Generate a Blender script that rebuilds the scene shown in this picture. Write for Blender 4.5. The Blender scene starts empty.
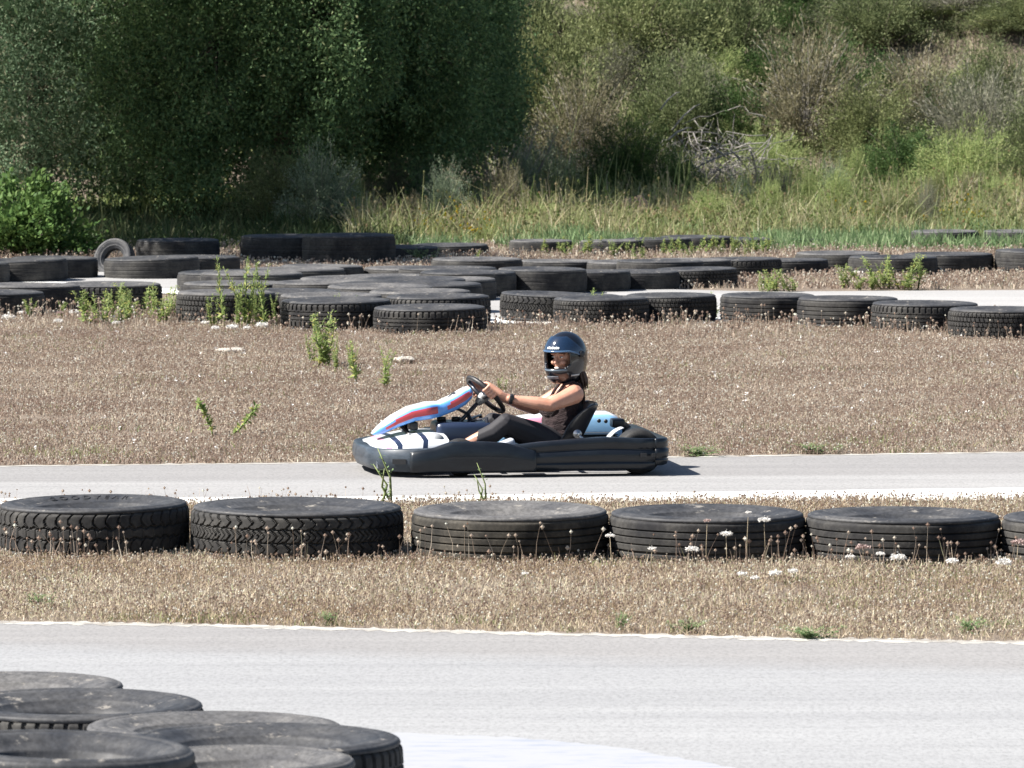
import bpy, bmesh, math, random
import numpy as np
from mathutils import Vector, Matrix
random.seed(7)
PI = math.pi
S = bpy.context.scene
COL = S.collection

# ---------------------------------------------------------------- camera
F, YH, H = 6000.0, 22.0, 2.8
TH = math.atan((384 - YH) / F)
cam = bpy.data.cameras.new('camera')
cam.sensor_width = 36.0
cam.lens = 36.0 * F / 1024
cam.clip_start = 0.5
cam.clip_end = 3000
cam.dof.use_dof = True
cam.dof.focus_distance = 37.5
cam.dof.aperture_fstop = 14
co = bpy.data.objects.new('camera', cam)
COL.objects.link(co)
co.location = (0, 0, H)
co.rotation_euler = (PI / 2 - TH, 0, 0)
S.camera = co
CT, ST = math.cos(TH), math.sin(TH)

def ray(px, py):
    a, b = (px - 512) / F, -(py - 384) / F
    return Vector((a, CT + b * ST, -ST + b * CT))

def W(px, py, z=0.0):
    """ground (or height z) point seen at pixel px, py"""
    d = ray(px, py)
    return Vector((0, 0, H)) + d * ((z - H) / d.z)

def at(px, py, Y):
    """point at distance Y seen at pixel px, py"""
    d = ray(px, py)
    return Vector((0, 0, H)) + d * (Y / d.y)

# ---------------------------------------------------------------- objects
def props(o, label=None, cat=None, group=None, kind=None):
    if label: o['label'] = label
    if cat: o['category'] = cat
    if group: o['group'] = group
    if kind: o['kind'] = kind
    return o

def empty(name, loc=(0, 0, 0), rz=0.0, **k):
    o = bpy.data.objects.new(name, None)
    o.empty_display_size = 0.1
    COL.objects.link(o)
    o.location = loc
    o.rotation_euler = (0, 0, rz)
    return props(o, **k)

def link(name, me, parent=None, **k):
    o = bpy.data.objects.new(name, me)
    COL.objects.link(o)
    if parent: o.parent = parent
    return props(o, **k)

def copy_tree(o, parent=None):
    c = o.copy()
    COL.objects.link(c)
    c.parent = parent
    for ch in list(o.children):
        copy_tree(ch, c)
    return c

def np_mesh(name, V, Q, mats, mi=None, smooth=False):
    """V (n,3), Q (m,k) arrays -> mesh"""
    V = np.asarray(V, dtype=np.float32); Q = np.asarray(Q, dtype=np.int32)
    me = bpy.data.meshes.new(name)
    me.vertices.add(len(V)); me.vertices.foreach_set('co', V.ravel())
    k = Q.shape[1]
    me.loops.add(Q.size); me.loops.foreach_set('vertex_index', Q.ravel())
    me.polygons.add(len(Q))
    me.polygons.foreach_set('loop_start', np.arange(0, Q.size, k, dtype=np.int32))
    if not isinstance(mats, (list, tuple)): mats = [mats]
    for m in mats: me.materials.append(m)
    if mi is not None: me.polygons.foreach_set('material_index', np.asarray(mi, dtype=np.int32))
    me.polygons.foreach_set('use_smooth', np.full(len(Q), smooth))
    me.update(calc_edges=True)
    return me

class MB:
    def __init__(s): s.v = []; s.f = []; s.m = []; s.sm = []
    def add(s, vs, fs, mi=0, sm=False):
        n = len(s.v); s.v += [tuple(p) for p in vs]
        for i, f in enumerate(fs):
            s.f.append([a + n for a in f]); s.m.append(mi[i] if isinstance(mi, list) else mi); s.sm.append(sm)
    def box(s, c, d, mi=0, R=None, bev=0.0):
        bm = bmesh.new(); bmesh.ops.create_cube(bm, size=1)
        for v in bm.verts: v.co = Vector((v.co.x * d[0], v.co.y * d[1], v.co.z * d[2]))
        if bev: bmesh.ops.bevel(bm, geom=bm.edges[:], offset=bev, segments=2, affect='EDGES', profile=0.6)
        c = Vector(c)
        vs = [(R @ v.co if R else v.co) + c for v in bm.verts]
        bm.verts.index_update()
        s.add(vs, [[v.index for v in f.verts] for f in bm.faces], mi, bev > 0); bm.free()
    def loft(s, rings, mi=0, closed=True, caps=True, sm=True):
        """rings of equal length; mi may be a list, one per point of the ring"""
        n = len(rings[0]); vs = [p for r in rings for p in r]; fs = []; ms = []
        for i in range(len(rings) - 1):
            for j in range(n if closed else n - 1):
                k = (j + 1) % n
                fs.append([i * n + j, i * n + k, (i + 1) * n + k, (i + 1) * n + j])
                ms.append(mi[j] if isinstance(mi, list) else mi)
        s.add(vs, fs, ms, sm)
        if caps and closed:
            m0 = mi[0] if isinstance(mi, list) else mi
            s.add(rings[0], [list(range(n))[::-1]], m0); s.add(rings[-1], [list(range(n))], m0)
    def tube(s, pts, r, n=8, mi=0, closed=False, sm=True):
        pts = [Vector(p) for p in pts]; rings = []
        N = len(pts); rr = r if isinstance(r, (list, tuple)) else [r] * N
        up = None
        for i, p in enumerate(pts):
            if closed: t = pts[(i + 1) % N] - pts[i - 1]
            else: t = pts[min(i + 1, N - 1)] - pts[max(i - 1, 0)]
            t.normalize()
            if up is None: up = Vector((0, 0, 1)) if abs(t.z) < 0.9 else Vector((1, 0, 0))
            a = t.cross(up).normalized(); up = a.cross(t).normalized()
            rings.append([p + (a * math.cos(2 * PI * k / n) + up * math.sin(2 * PI * k / n)) * rr[i] for k in range(n)])
        if closed: rings.append(rings[0]); s.loft(rings, mi, caps=False, sm=sm)
        else: s.loft(rings, mi, sm=sm)
    def lathe(s, prof, n=32, mi=0, M=None, sm=True):
        """prof list of (r, z)"""
        rings = []
        for k in range(n + 1):
            a = 2 * PI * k / n
            rings.append([Vector((r * math.cos(a), r * math.sin(a), z)) for r, z in prof])
        if M: rings = [[M @ p for p in r] for r in rings]
        s.loft(rings, mi, closed=False, caps=False, sm=sm)
    def ball(s, c, r, mi=0, n=10, M=None):
        r3 = r if isinstance(r, (tuple, list)) else (r, r, r)
        rings = []
        for i in range(n + 1):
            a = PI * i / n; rings.append([Vector((math.sin(a) * math.cos(2 * PI * j / (2 * n)), math.sin(a) * math.sin(2 * PI * j / (2 * n)), math.cos(a))) for j in range(2 * n)])
        c = Vector(c)
        rings = [[(M @ Vector((p.x * r3[0], p.y * r3[1], p.z * r3[2])) if M else Vector((p.x * r3[0], p.y * r3[1], p.z * r3[2]))) + c for p in r] for r in rings]
        s.loft(rings, mi, caps=False)
    def mesh(s, name, mats):
        me = bpy.data.meshes.new(name); me.from_pydata(s.v, [], s.f)
        if not isinstance(mats, (list, tuple)): mats = [mats]
        for m in mats: me.materials.append(m)
        me.polygons.foreach_set('material_index', s.m); me.polygons.foreach_set('use_smooth', s.sm)
        bm = bmesh.new(); bm.from_mesh(me)
        bmesh.ops.remove_doubles(bm, verts=bm.verts, dist=1e-5)
        bmesh.ops.recalc_face_normals(bm, faces=bm.faces); bm.to_mesh(me); bm.free()
        me.update(); return me
    def obj(s, name, mats, parent=None, **k):
        return link(name, s.mesh(name, mats), parent, **k)

# ---------------------------------------------------------------- materials
def new_mat(name):
    m = bpy.data.materials.new(name); m.use_nodes = True
    nt = m.node_tree; b = nt.nodes['Principled BSDF']
    return m, nt, b

def mat(name, c, rough=0.6, metal=0.0, coat=0.0, trans=0.0, spec=0.5):
    m, nt, b = new_mat(name)
    b.inputs['Base Color'].default_value = (*c, 1); b.inputs['Roughness'].default_value = rough
    b.inputs['Metallic'].default_value = metal; b.inputs['Coat Weight'].default_value = coat
    b.inputs['Specular IOR Level'].default_value = spec
    if trans: b.inputs['Transmission Weight'].default_value = trans
    return m

def ramp(nt, src, stops):
    r = nt.nodes.new('ShaderNodeValToRGB'); e = r.color_ramp.elements
    while len(e) < len(stops): e.new(0.5)
    for i, (p, c) in enumerate(stops):
        e[i].position = p; e[i].color = (*c, 1) if len(c) == 3 else c
    nt.links.new(src, r.inputs[0]); return r.outputs[0]

def noise(nt, scale, detail=6, rough=0.6, vec=None, dist=0.0, mapscale=None, coord='Object'):
    tc = nt.nodes.new('ShaderNodeTexCoord'); v = vec or tc.outputs[coord]
    if mapscale:
        mp = nt.nodes.new('ShaderNodeMapping'); mp.inputs['Scale'].default_value = mapscale
        nt.links.new(v, mp.inputs[0]); v = mp.outputs[0]
    n = nt.nodes.new('ShaderNodeTexNoise'); n.inputs['Scale'].default_value = scale
    n.inputs['Detail'].default_value = detail; n.inputs['Roughness'].default_value = rough
    n.inputs['Distortion'].default_value = dist
    nt.links.new(v, n.inputs['Vector']); return n.outputs['Fac']

def mix(nt, f, a, b, mode='MIX'):
    x = nt.nodes.new('ShaderNodeMix'); x.data_type = 'RGBA'; x.blend_type = mode
    for i, s in ((0, f), (6, a), (7, b)):
        if hasattr(s, 'node'): nt.links.new(s, x.inputs[i])
        elif i == 0: x.inputs[0].default_value = s
        else: x.inputs[i].default_value = (*s, 1)
    return x.outputs[2]

def bump(nt, b, h, strength=0.3, dist=0.01):
    n = nt.nodes.new('ShaderNodeBump'); n.inputs['Strength'].default_value = strength
    n.inputs['Distance'].default_value = dist
    nt.links.new(h, n.inputs['Height']); nt.links.new(n.outputs[0], b.inputs['Normal'])

def leaf_mat(name, stops, trans=0.35, rough=0.6, patch=None):
    m, nt, b = new_mat(name)
    g = nt.nodes.new('ShaderNodeNewGeometry')
    c = ramp(nt, g.outputs['Random Per Island'], stops)
    if patch:
        f = ramp(nt, noise(nt, patch[0], 3), [(0.42, (0, 0, 0)), (0.6, (1, 1, 1))])
        c = mix(nt, f, c, patch[1], 'MULTIPLY')
    nt.links.new(c, b.inputs['Base Color']); b.inputs['Roughness'].default_value = rough
    b.inputs['Specular IOR Level'].default_value = 0.12
    t = nt.nodes.new('ShaderNodeBsdfTranslucent'); nt.links.new(c, t.inputs['Color'])
    mx = nt.nodes.new('ShaderNodeMixShader'); mx.inputs[0].default_value = trans
    out = nt.nodes['Material Output']
    nt.links.new(b.outputs[0], mx.inputs[1]); nt.links.new(t.outputs[0], mx.inputs[2]); nt.links.new(mx.outputs[0], out.inputs[0])
    return m

def rubber(name, base, dust, lo, hi, scale=5.0, rough=0.75, speck=True):
    m, nt, b = new_mat(name)
    oi = nt.nodes.new('ShaderNodeObjectInfo')
    tc = nt.nodes.new('ShaderNodeTexCoord')
    ad = nt.nodes.new('ShaderNodeVectorMath'); ad.operation = 'ADD'
    ml = nt.nodes.new('ShaderNodeVectorMath'); ml.operation = 'SCALE'; ml.inputs[3].default_value = 0.7
    nt.links.new(oi.outputs['Location'], ml.inputs[0])
    nt.links.new(tc.outputs['Object'], ad.inputs[0]); nt.links.new(ml.outputs[0], ad.inputs[1])
    f = noise(nt, scale, 7, 0.65, vec=ad.outputs[0])
    f = ramp(nt, f, [(lo, (0, 0, 0)), (hi, (1, 1, 1))])
    c = mix(nt, f, base, dust)
    g = noise(nt, scale * 12, 4, 0.7, vec=ad.outputs[0])
    g2 = ramp(nt, g, [(0.35, (0.6, 0.6, 0.6)), (0.7, (1.25, 1.25, 1.25))])
    c = mix(nt, 1.0, c, g2, 'MULTIPLY')
    if speck:
        s = ramp(nt, noise(nt, 9, 5, 0.75, vec=ad.outputs[0], mapscale=(1, 1, 4)), [(0.60, (0, 0, 0)), (0.68, (1, 1, 1))])
        c = mix(nt, s, c, (0.20, 0.185, 0.165))
    nt.links.new(c, b.inputs['Base Color']); b.inputs['Roughness'].default_value = rough
    b.inputs['Specular IOR Level'].default_value = 0.3
    bump(nt, b, g, 0.25, 0.004)
    return m

M = {}
M['tread'] = rubber('tyre_tread', (0.009, 0.009, 0.011), (0.080, 0.076, 0.068), 0.34, 0.80, 4, 0.8, False)
M['tread_brown'] = rubber('tyre_tread_dusty', (0.016, 0.015, 0.013), (0.075, 0.067, 0.054), 0.35, 0.65, 4, 0.85, False)
M['side'] = rubber('tyre_sidewall', (0.024, 0.026, 0.031), (0.085, 0.083, 0.082), 0.35, 0.8, 3.5, 0.62)
M['side_pale'] = rubber('tyre_sidewall_pale', (0.045, 0.046, 0.051), (0.14, 0.135, 0.13), 0.3, 0.75, 3.5, 0.7)
M['lettering'] = mat('lettering', (0.02, 0.02, 0.022), 0.6)

def asphalt(name, base, bright, p0=None, p1=None, soft=0.5):
    m, nt, b = new_mat(name)
    big = noise(nt, 0.25, 4, 0.6, mapscale=(0.35, 1.6, 1))
    c = mix(nt, ramp(nt, big, [(0.35, (0, 0, 0)), (0.65, (1, 1, 1))]), base, bright)
    if p0:        # coarse older surfacing beyond the line through two ground points
        A, B = W(*p0), W(*p1); sl_ = (B.y - A.y) / (B.x - A.x)
        tc = nt.nodes.new('ShaderNodeTexCoord'); dt = nt.nodes.new('ShaderNodeVectorMath'); dt.operation = 'DOT_PRODUCT'
        dt.inputs[1].default_value = (-sl_, 1, 0); nt.links.new(tc.outputs['Object'], dt.inputs[0])
        ad = nt.nodes.new('ShaderNodeMath'); ad.operation = 'MULTIPLY_ADD'; nt.links.new(noise(nt, 1.5, 6, 0.7, mapscale=(0.3, 1, 1)), ad.inputs[0])
        ad.inputs[1].default_value = soft; nt.links.new(dt.outputs['Value'], ad.inputs[2])
        mr = nt.nodes.new('ShaderNodeMapRange'); k = A.y - sl_ * A.x + soft / 2
        mr.inputs['From Min'].default_value = k - soft * .4; mr.inputs['From Max'].default_value = k + soft * .4; nt.links.new(ad.outputs[0], mr.inputs['Value'])
        c = mix(nt, mr.outputs[0], c, (0.205, 0.20, 0.197))
    sp = noise(nt, 55, 3, 0.8, mapscale=(1, 0.35, 1))
    c = mix(nt, 1.0, c, ramp(nt, sp, [(0.28, (0.72, 0.72, 0.72)), (0.5, (1, 1, 1)), (0.75, (1.14, 1.14, 1.14))]), 'MULTIPLY')
    st = noise(nt, 1.2, 8, 0.7, mapscale=(0.12, 3.0, 1))
    c = mix(nt, 1.0, c, ramp(nt, st, [(0.3, (0.86, 0.86, 0.87)), (0.6, (1.05, 1.05, 1.05))]), 'MULTIPLY')
    ck = ramp(nt, noise(nt, 0.8, 10, 0.75, mapscale=(0.3, 4, 1)), [(0.27, (0.45, 0.43, 0.42)), (0.32, (1, 1, 1))])
    c = mix(nt, 1.0, c, ck, 'MULTIPLY')
    nt.links.new(c, b.inputs['Base Color']); b.inputs['Roughness'].default_value = 0.85
    b.inputs['Specular IOR Level'].default_value = 0.35
    bump(nt, b, sp, 0.22, 0.005)
    return m
M['road'] = asphalt('pale_asphalt', (0.212, 0.214, 0.218), (0.246, 0.248, 0.251), (0, 646), (1024, 672), 0.6)
M['track'] = asphalt('track_asphalt', (0.235, 0.232, 0.23), (0.275, 0.27, 0.265), (0, 483), (1024, 474), 0.25)
M['far_track'] = asphalt('far_asphalt', (0.25, 0.245, 0.24), (0.30, 0.295, 0.29))

def paint(name, c, under, lo=0.36, hi=0.42):
    m, nt, b = new_mat(name)
    f = ramp(nt, noise(nt, 7, 9, 0.75, mapscale=(0.5, 1.6, 1)), [(lo, (0, 0, 0)), (hi, (1, 1, 1))])
    nt.links.new(mix(nt, f, under, c), b.inputs['Base Color']); b.inputs['Roughness'].default_value = 0.7
    return m
M['white_line'] = paint('white_road_paint', (0.62, 0.62, 0.60), (0.27, 0.26, 0.24))
M['white_worn'] = paint('worn_kerb_paint', (0.28, 0.285, 0.30), (0.215, 0.235, 0.28), 0.36, 0.5)
M['white_old'] = paint('faded_white_paint', (0.34, 0.35, 0.36), (0.27, 0.28, 0.30), 0.34, 0.5)
M['concrete'] = paint('concrete_edge', (0.38, 0.37, 0.34), (0.21, 0.19, 0.165), 0.42, 0.54)

def soil(name, cs, scale=3.0):
    m, nt, b = new_mat(name)
    c = ramp(nt, noise(nt, scale, 9, 0.75), [(0.25, cs[0]), (0.5, cs[1]), (0.75, cs[2])])
    s = noise(nt, 35, 4, 0.8, mapscale=(1, 0.4, 1))
    c = mix(nt, 1.0, c, ramp(nt, s, [(0.3, (0.5, 0.5, 0.5)), (0.7, (1.3, 1.3, 1.3))]), 'MULTIPLY')
    nt.links.new(c, b.inputs['Base Color']); b.inputs['Roughness'].default_value = 0.95
    bump(nt, b, s, 0.6, 0.02)
    return m
M['soil'] = soil('dry_soil', ((0.09, 0.065, 0.045), (0.15, 0.115, 0.085), (0.22, 0.18, 0.14)))

# ---------------------------------------------------------------- world and sun
SUN_EL, SUN_AZ = math.radians(47), None
sdir = Vector((-1.0, -0.15, 0)).normalized() * math.cos(SUN_EL) + Vector((0, 0, math.sin(SUN_EL)))   # towards the sun
w = bpy.data.worlds.new('World'); S.world = w; w.use_nodes = True
nt = w.node_tree
sky = nt.nodes.new('ShaderNodeTexSky'); sky.sky_type = 'NISHITA'; sky.sun_disc = False
sky.sun_elevation = SUN_EL
sky.sun_rotation = math.atan2(sdir.x, sdir.y)
nt.links.new(sky.outputs[0], nt.nodes['Background'].inputs[0])
nt.nodes['Background'].inputs[1].default_value = 0.05
sl = bpy.data.lights.new('sun', 'SUN'); sl.energy = 5.0; sl.angle = math.radians(0.5); sl.color = (1.0, 0.955, 0.89)
so = bpy.data.objects.new('sun', sl); COL.objects.link(so)
so.rotation_euler = sdir.to_track_quat('Z', 'Y').to_euler(); so.location = sdir * 60
S.view_settings.view_transform = 'Standard'; S.view_settings.look = 'None'
S.view_settings.exposure = 1.45; S.view_settings.gamma = 1.0; S.view_settings.use_curve_mapping = False

# ---------------------------------------------------------------- terrain
def hz(x, y):
    """height of the ground sheet"""
    t = np.clip((y - 93.0) / 40.0, 0, 1)
    s = t * t * (3 - 2 * t)
    base = 14.0 * s + np.clip(y - 133, 0, 400) * 0.05
    n = 0.25 * np.sin(x * 0.7 + 1.3) * np.sin(y * 0.5) * np.clip((y - 93) / 6, 0, 1)
    return base * 0.95 + n
def hz1(x, y): return float(hz(np.float64(x), np.float64(y)))
xs = np.concatenate([np.linspace(-600, -40, 15), np.linspace(-36, 36, 73), np.linspace(40, 600, 15)])
ys = np.concatenate([np.linspace(-60, 85, 30), np.linspace(87, 140, 54), np.linspace(150, 900, 20)])
X, Y = np.meshgrid(xs, ys)
Z = hz(X, Y) - 0.004
n1, n2 = len(xs), len(ys)
idx = np.arange(n1 * n2).reshape(n2, n1)
Q = np.stack([idx[:-1, :-1], idx[:-1, 1:], idx[1:, 1:], idx[1:, :-1]], -1).reshape(-1, 4)
link('ground', np_mesh('ground', np.stack([X, Y, Z], -1).reshape(-1, 3), Q, M['soil'], smooth=True), kind='structure')

def interp(pts, x):
    xs_ = [p[0] for p in pts]; ys_ = [p[1] for p in pts]
    if x < xs_[0]: return ys_[0] + (x - xs_[0]) * (ys_[1] - ys_[0]) / (xs_[1] - xs_[0])
    if x > xs_[-1]: return ys_[-1] + (x - xs_[-1]) * (ys_[-1] - ys_[-2]) / (xs_[-1] - xs_[-2])
    return float(np.interp(x, xs_, ys_))

def strip(name, near, far, m, z=0.004, x0=-700, x1=1700, step=40, wob=0.0, **k):
    """sheet on the ground between two edges given as (pixel x, pixel y)"""
    mb = MB(); r = random.Random(name); rings = []
    x = x0
    while x <= x1:
        a = W(x, interp(near, x) + r.uniform(-wob, wob), z) if not callable(near) else near(x, z)
        b = W(x, interp(far, x) + r.uniform(-wob, wob), z)
        a.z = b.z = z
        rings.append([a, b]); x += step
    mb.loft(rings, closed=False, caps=False, sm=False)
    o = mb.obj(name, m, **k)
    me = o.data
    if me.polygons[0].normal.z < 0: me.flip_normals()
    return o

E_NEAR = [(-700, 612), (0, 621), (200, 624), (500, 631.5), (800, 638), (1024, 641.5), (1700, 655)]     # near road far edge
E_WB0 = [(-700, 511), (400, 503.5), (1024, 499.5), (1700, 494)]    # white band, near edge
E_WB1 = [(-700, 503), (400, 496), (1024, 487.5), (1700, 478)]
E_JOINT = [(-700, 484), (0, 482), (300, 480), (700, 477.5), (1024, 472), (1700, 460)]
E_RF = [(-700, 476), (0, 466.5), (340, 463), (640, 458), (1024, 452.5), (1700, 443)]      # kart road far edge
def near_end(x, z):
    a = ray(x, 600); return Vector((a.x / a.y * 8 * 1.0 + (x - 512) * 0.02, -12.0, z))
o = strip('road', near_end, E_NEAR, M['road'], 0.004, kind='structure')
strip('concrete_edge', [(p[0], p[1] + 2.5) for p in E_NEAR], [(p[0], p[1] - 0.5) for p in E_NEAR], M['concrete'], 0.005, wob=1.1, step=6, kind='structure')
strip('track', E_WB0, E_RF, M['track'], 0.004, kind='structure')
strip('white_line', E_WB0, E_WB1, M['white_line'], 0.0055, wob=0.25, step=11, kind='structure')
strip('white_line', E_RF, [(p[0], p[1] - 1.0) for p in E_RF], M['concrete'], 0.0055, wob=0.5, step=11, kind='structure')
FR0 = [(-700, 268), (0, 283), (300, 302), (470, 322), (520, 324), (800, 322), (1024, 321), (1700, 318)]
FR1 = [(-700, 262), (0, 271.5), (180, 272), (300, 277), (500, 285), (760, 291.5), (1024, 290), (1700, 286)]
strip('far_track', FR0, FR1, M['far_track'], 0.004, kind='structure')
strip('white_line', [(p[0], p[1]) for p in FR0], [(p[0], p[1] - 5) for p in FR0], M['white_line'], 0.0055, wob=0.2, kind='structure')
# curved worn white kerb paint in the foreground
top = [(-700, 705), (0, 718), (200, 727), (405, 733), (512, 737), (620, 747), (740, 769), (860, 800)]
bot = [(-700, 860), (0, 850), (200, 845), (405, 840), (512, 840), (620, 840), (740, 845), (860, 850)]
strip('kerb_paint', bot, top, M['white_worn'], 0.0055, x1=860, wob=0.9, step=9, kind='structure')
# ---------------------------------------------------------------- tyres
TR, TH_ = 0.52, 0.27
def tread_mesh(kind, m):
    n, nz = 560, 34
    if kind in (2, 5): n = 240
    th = np.linspace(0, 2 * PI, n, endpoint=False)
    zz = np.linspace(0.0, 1.0, nz)
    T, Zn = np.meshgrid(th, zz, indexing='ij')
    r = np.full_like(T, TR)
    rng = np.random.RandomState(kind)
    edge = np.minimum(Zn, 1 - Zn)
    r -= 0.012 * (1 - np.clip(edge / 0.08, 0, 1)) ** 2 + 0.006 * (abs(Zn - .5) * 2) ** 2
    g = np.zeros_like(T)
    def circ(z0, wd, amp=0, freq=48, ph=0):
        zc = z0 + amp * (np.abs(((T / (2 * PI) * freq + ph) % 1) - 0.5) * 4 - 1)
        return np.abs(Zn - zc) < wd
    def lat(freq, wd, shift):
        return np.abs(((T / (2 * PI) * freq + shift) % 1) - 0.5) < wd
    if kind == 0:
        g = np.maximum(g, circ(.62, .022, .035, 48)); g = np.maximum(g, circ(.36, .02, .03, 48, .5))
        g = np.maximum(g, lat(48, .075, .45 * np.sin((Zn - .62) * 8)) & (Zn > .62))
        g = np.maximum(g, lat(48, .07, .45 * np.sin((.36 - Zn) * 8)) & (Zn < .36))
        g = np.maximum(g, 0.35 * (lat(48, .04, 0.25) & (Zn > .36) & (Zn < .62)))
    if kind == 1:
        ch = np.abs(((Zn * 3.0) % 1) - 0.5) * 1.1
        g = np.maximum(g, lat(52, .085, ch)); g = np.maximum(g, circ(.68, .02, .02, 52)); g = np.maximum(g, circ(.34, .02, .02, 52))
        g = np.maximum(g, lat(52, .05, ch + .5) & (Zn > .34) & (Zn < .68))
    if kind == 2:
        for z0 in (.2, .4, .58, .76): g = np.maximum(g, circ(z0 - 0.0, .02, 0.0))
    if kind == 3:
        for z0 in (.2, .4, .6, .8): g = np.maximum(g, circ(z0, .018, .015, 70))
        row = np.floor(Zn * 5)
        g = np.maximum(g, lat(70, .07, row * .5 + Zn * 1.2))
    if kind == 4:
        g = np.maximum(g, lat(56, .12, 0) & (Zn > .74)); g = np.maximum(g, lat(56, .12, .3) & (Zn < .26))
        for z0 in (.33, .5, .67): g = np.maximum(g, circ(z0, .018, .01, 56))
    if kind == 5:
        for z0 in (.3, .5, .7): g = np.maximum(g, 0.5 * circ(z0, .018))
    dep = 0.013 if kind != 5 else 0.006
    r -= dep * g
    r += 0.0025 * np.sin(T * 3 + kind) + 0.0015 * np.sin(T * 7 + 2)
    V = np.stack([r * np.cos(T), r * np.sin(T), 0.028 + Zn * (TH_ - 0.056)], -1).reshape(-1, 3)
    i = np.arange(n * nz).reshape(n, nz); j = np.roll(i, -1, 0)
    Q = np.stack([i[:, :-1], j[:, :-1], j[:, 1:], i[:, 1:]], -1).reshape(-1, 4)
    return np_mesh('tread', V, Q, m)

PROF = [(0.5025, -0.029), (0.508, -0.022), (0.503, -0.012), (0.492, -0.006), (0.488, -0.0075), (0.484, -0.0045), (0.458, 0.0),
        (0.436, -0.001), (0.432, -0.004), (0.426, -0.003), (0.400, -0.007), (0.365, -0.018), (0.330, -0.034), (0.326, -0.032), (0.320, -0.038), (0.290, -0.060),
        (0.282, -0.061), (0.262, -0.078), (0.252, -0.096), (0.260, -0.106), (0.33, -0.088), (0.40, -0.055), (0.45, -0.045), (0.48, -0.07), (0.485, -TH_ / 2)]
def side_mesh(m, up=True):
    mb = MB(); sgn = 1 if up else -1
    mb.lathe([(r, (TH_ + z) if up else (-z)) for r, z in PROF], 120)
    me = mb.mesh('sidewall', m); return me

TREADS = {}
SIDES = {}
def tyre_parts(kind, pale, brown=False):
    key = (kind, pale, brown)
    if key not in TREADS:
        base = [k for k in TREADS if k[0] == kind]
        me = TREADS[base[0]].copy() if base else tread_mesh(kind, M['tread'])
        me.materials[0] = M['tread_brown'] if brown else M['tread']
        TREADS[key] = me
    if pale not in SIDES:
        mt = M['side_pale'] if pale else M['side']
        SIDES[pale] = (side_mesh(mt, True), side_mesh(mt, False))
    return TREADS[key], SIDES[pale]

TYRES = []
def tyre(cx, w, tip, base, kind, label, group, pale=False, brown=False, tilt=None, name='truck_tyre', fixed=False):
    TYRES.append(dict(cx=cx, w=w, tip=tip, Y=W(cx, base).y, kind=kind, label=label, group=group, pale=pale, brown=brown, tilt=tilt, name=name, fixed=fixed))

GN = 'truck tyres lined up along the near grass verge'
tyre(94, 192, 501, 551, 0, 'truck tyre with wavy block tread and sidewall letters, left end of near row', GN, tilt=(0.3, -0.6))
tyre(297, 214, 504, 553, 1, 'widest truck tyre with deep chevron tread blocks, second from left in the near verge row', GN, tilt=(0, 0.4))
tyre(510, 199, 508, 555, 2, 'brownish worn truck tyre with thin rib grooves, below the front of the kart', GN, brown=True, pale=True, tilt=(0.5, 0))
tyre(707, 198, 510.5, 556, 2, 'ribbed truck tyre with white umbel flowers before its right half, behind the kart tail', GN, tilt=(0, 0.3))
tyre(903, 197, 512.5, 557, 2, 'ribbed truck tyre on the verge, second from the right end of the near row', GN)
tyre(1099, 196, 514.5, 559, 2, 'ribbed truck tyre cut by the right edge of the photo in the near row', GN)
GB = 'tyres heaped in the bottom left foreground'
tyre(2, 250, 683, 719, 2, 'foreground tyre with dusty sidewall, farthest back of the bottom left heap', GB, pale=True)
tyre(75, 262, 701, 747, 4, 'foreground tyre with notched shoulder, second from the back of the bottom left heap', GB)
tyre(214, 262, 723, 775, 2, 'foreground tyre mostly covered by the notched tyre before it, middle of the bottom left heap', GB, pale=True)
tyre(262, 286, 736, 814, 4, 'foreground tyre with notched shoulder blocks reaching farthest right in the bottom left heap', GB)
tyre(58, 274, 744, 879, 2, 'nearest foreground tyre with smooth dark side at the bottom left corner', GB, tilt=(0, 2.0))
tyre(243, 232, 757, 850, 4, 'foreground tyre with lug blocks cut by the bottom edge of the photo', GB, pale=True)
# ---- middle cluster, left
G1 = 'tyres heaped across the far corner of the track'
tyre(-9, 108, 291, 314, 5, 'dark tyre at the left photo edge in the front line of the middle heap', G1)
tyre(28, 106, 284, 309, 5, 'flat grey tyre just behind the leftmost front tyre of the middle heap', G1, pale=True)
tyre(110, 104, 283, 308, 4, 'tyre behind the green weeds at the left of the middle heap', G1, pale=True)
tyre(236, 108, 282, 304, 5, 'tyre lying behind the three tall weed stalks of the middle heap', G1, pale=True)
tyre(226, 100, 291, 318, 3, 'pale sided tyre left of the three tall weed stalks', G1, pale=True)
tyre(290, 106, 290, 316, 5, 'tyre directly behind the three tall weed stalks, front line of the heap', G1)
tyre(331, 104, 294, 319, 5, 'tyre just behind the small-flowered tyre right of the tall weed stalks', G1, pale=True)
tyre(336, 112, 299, 322, 4, 'front line tyre with white flowers before it, left of the notched front tyre', G1)
tyre(430, 114, 306, 325, 4, 'notched dark tyre foremost in the middle heap, left of the white gap', G1)
tyre(438, 106, 295, 320, 4, 'tyre right behind the foremost notched tyre, beside the white gap', G1)
tyre(414, 106, 278, 303, 5, 'round topped tyre in the third line behind the foremost notched tyre', G1)
tyre(380, 108, 285, 311, 5, 'grey topped tyre left behind the foremost notched tyre', G1, pale=True)
tyre(420, 104, 290, 316, 5, 'low pale tyre between the foremost notched tyre and the round topped ones', G1, pale=True)
tyre(447, 100, 278, 301, 5, 'pale topped dark tyre whose flat side stands above the white gap', G1, pale=True)
tyre(433, 100, 283, 307, 5, 'small visible sliver of tyre beneath the pale topped one by the white gap', G1)
tyre(492, 98, 277, 295, 5, 'low tyre peeping out between the two dark tyres above the helmet', G1)
tyre(468, 98, 271, 297.5, 5, 'wide flat dark tyre left end of the second dark wall line', G1)
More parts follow.
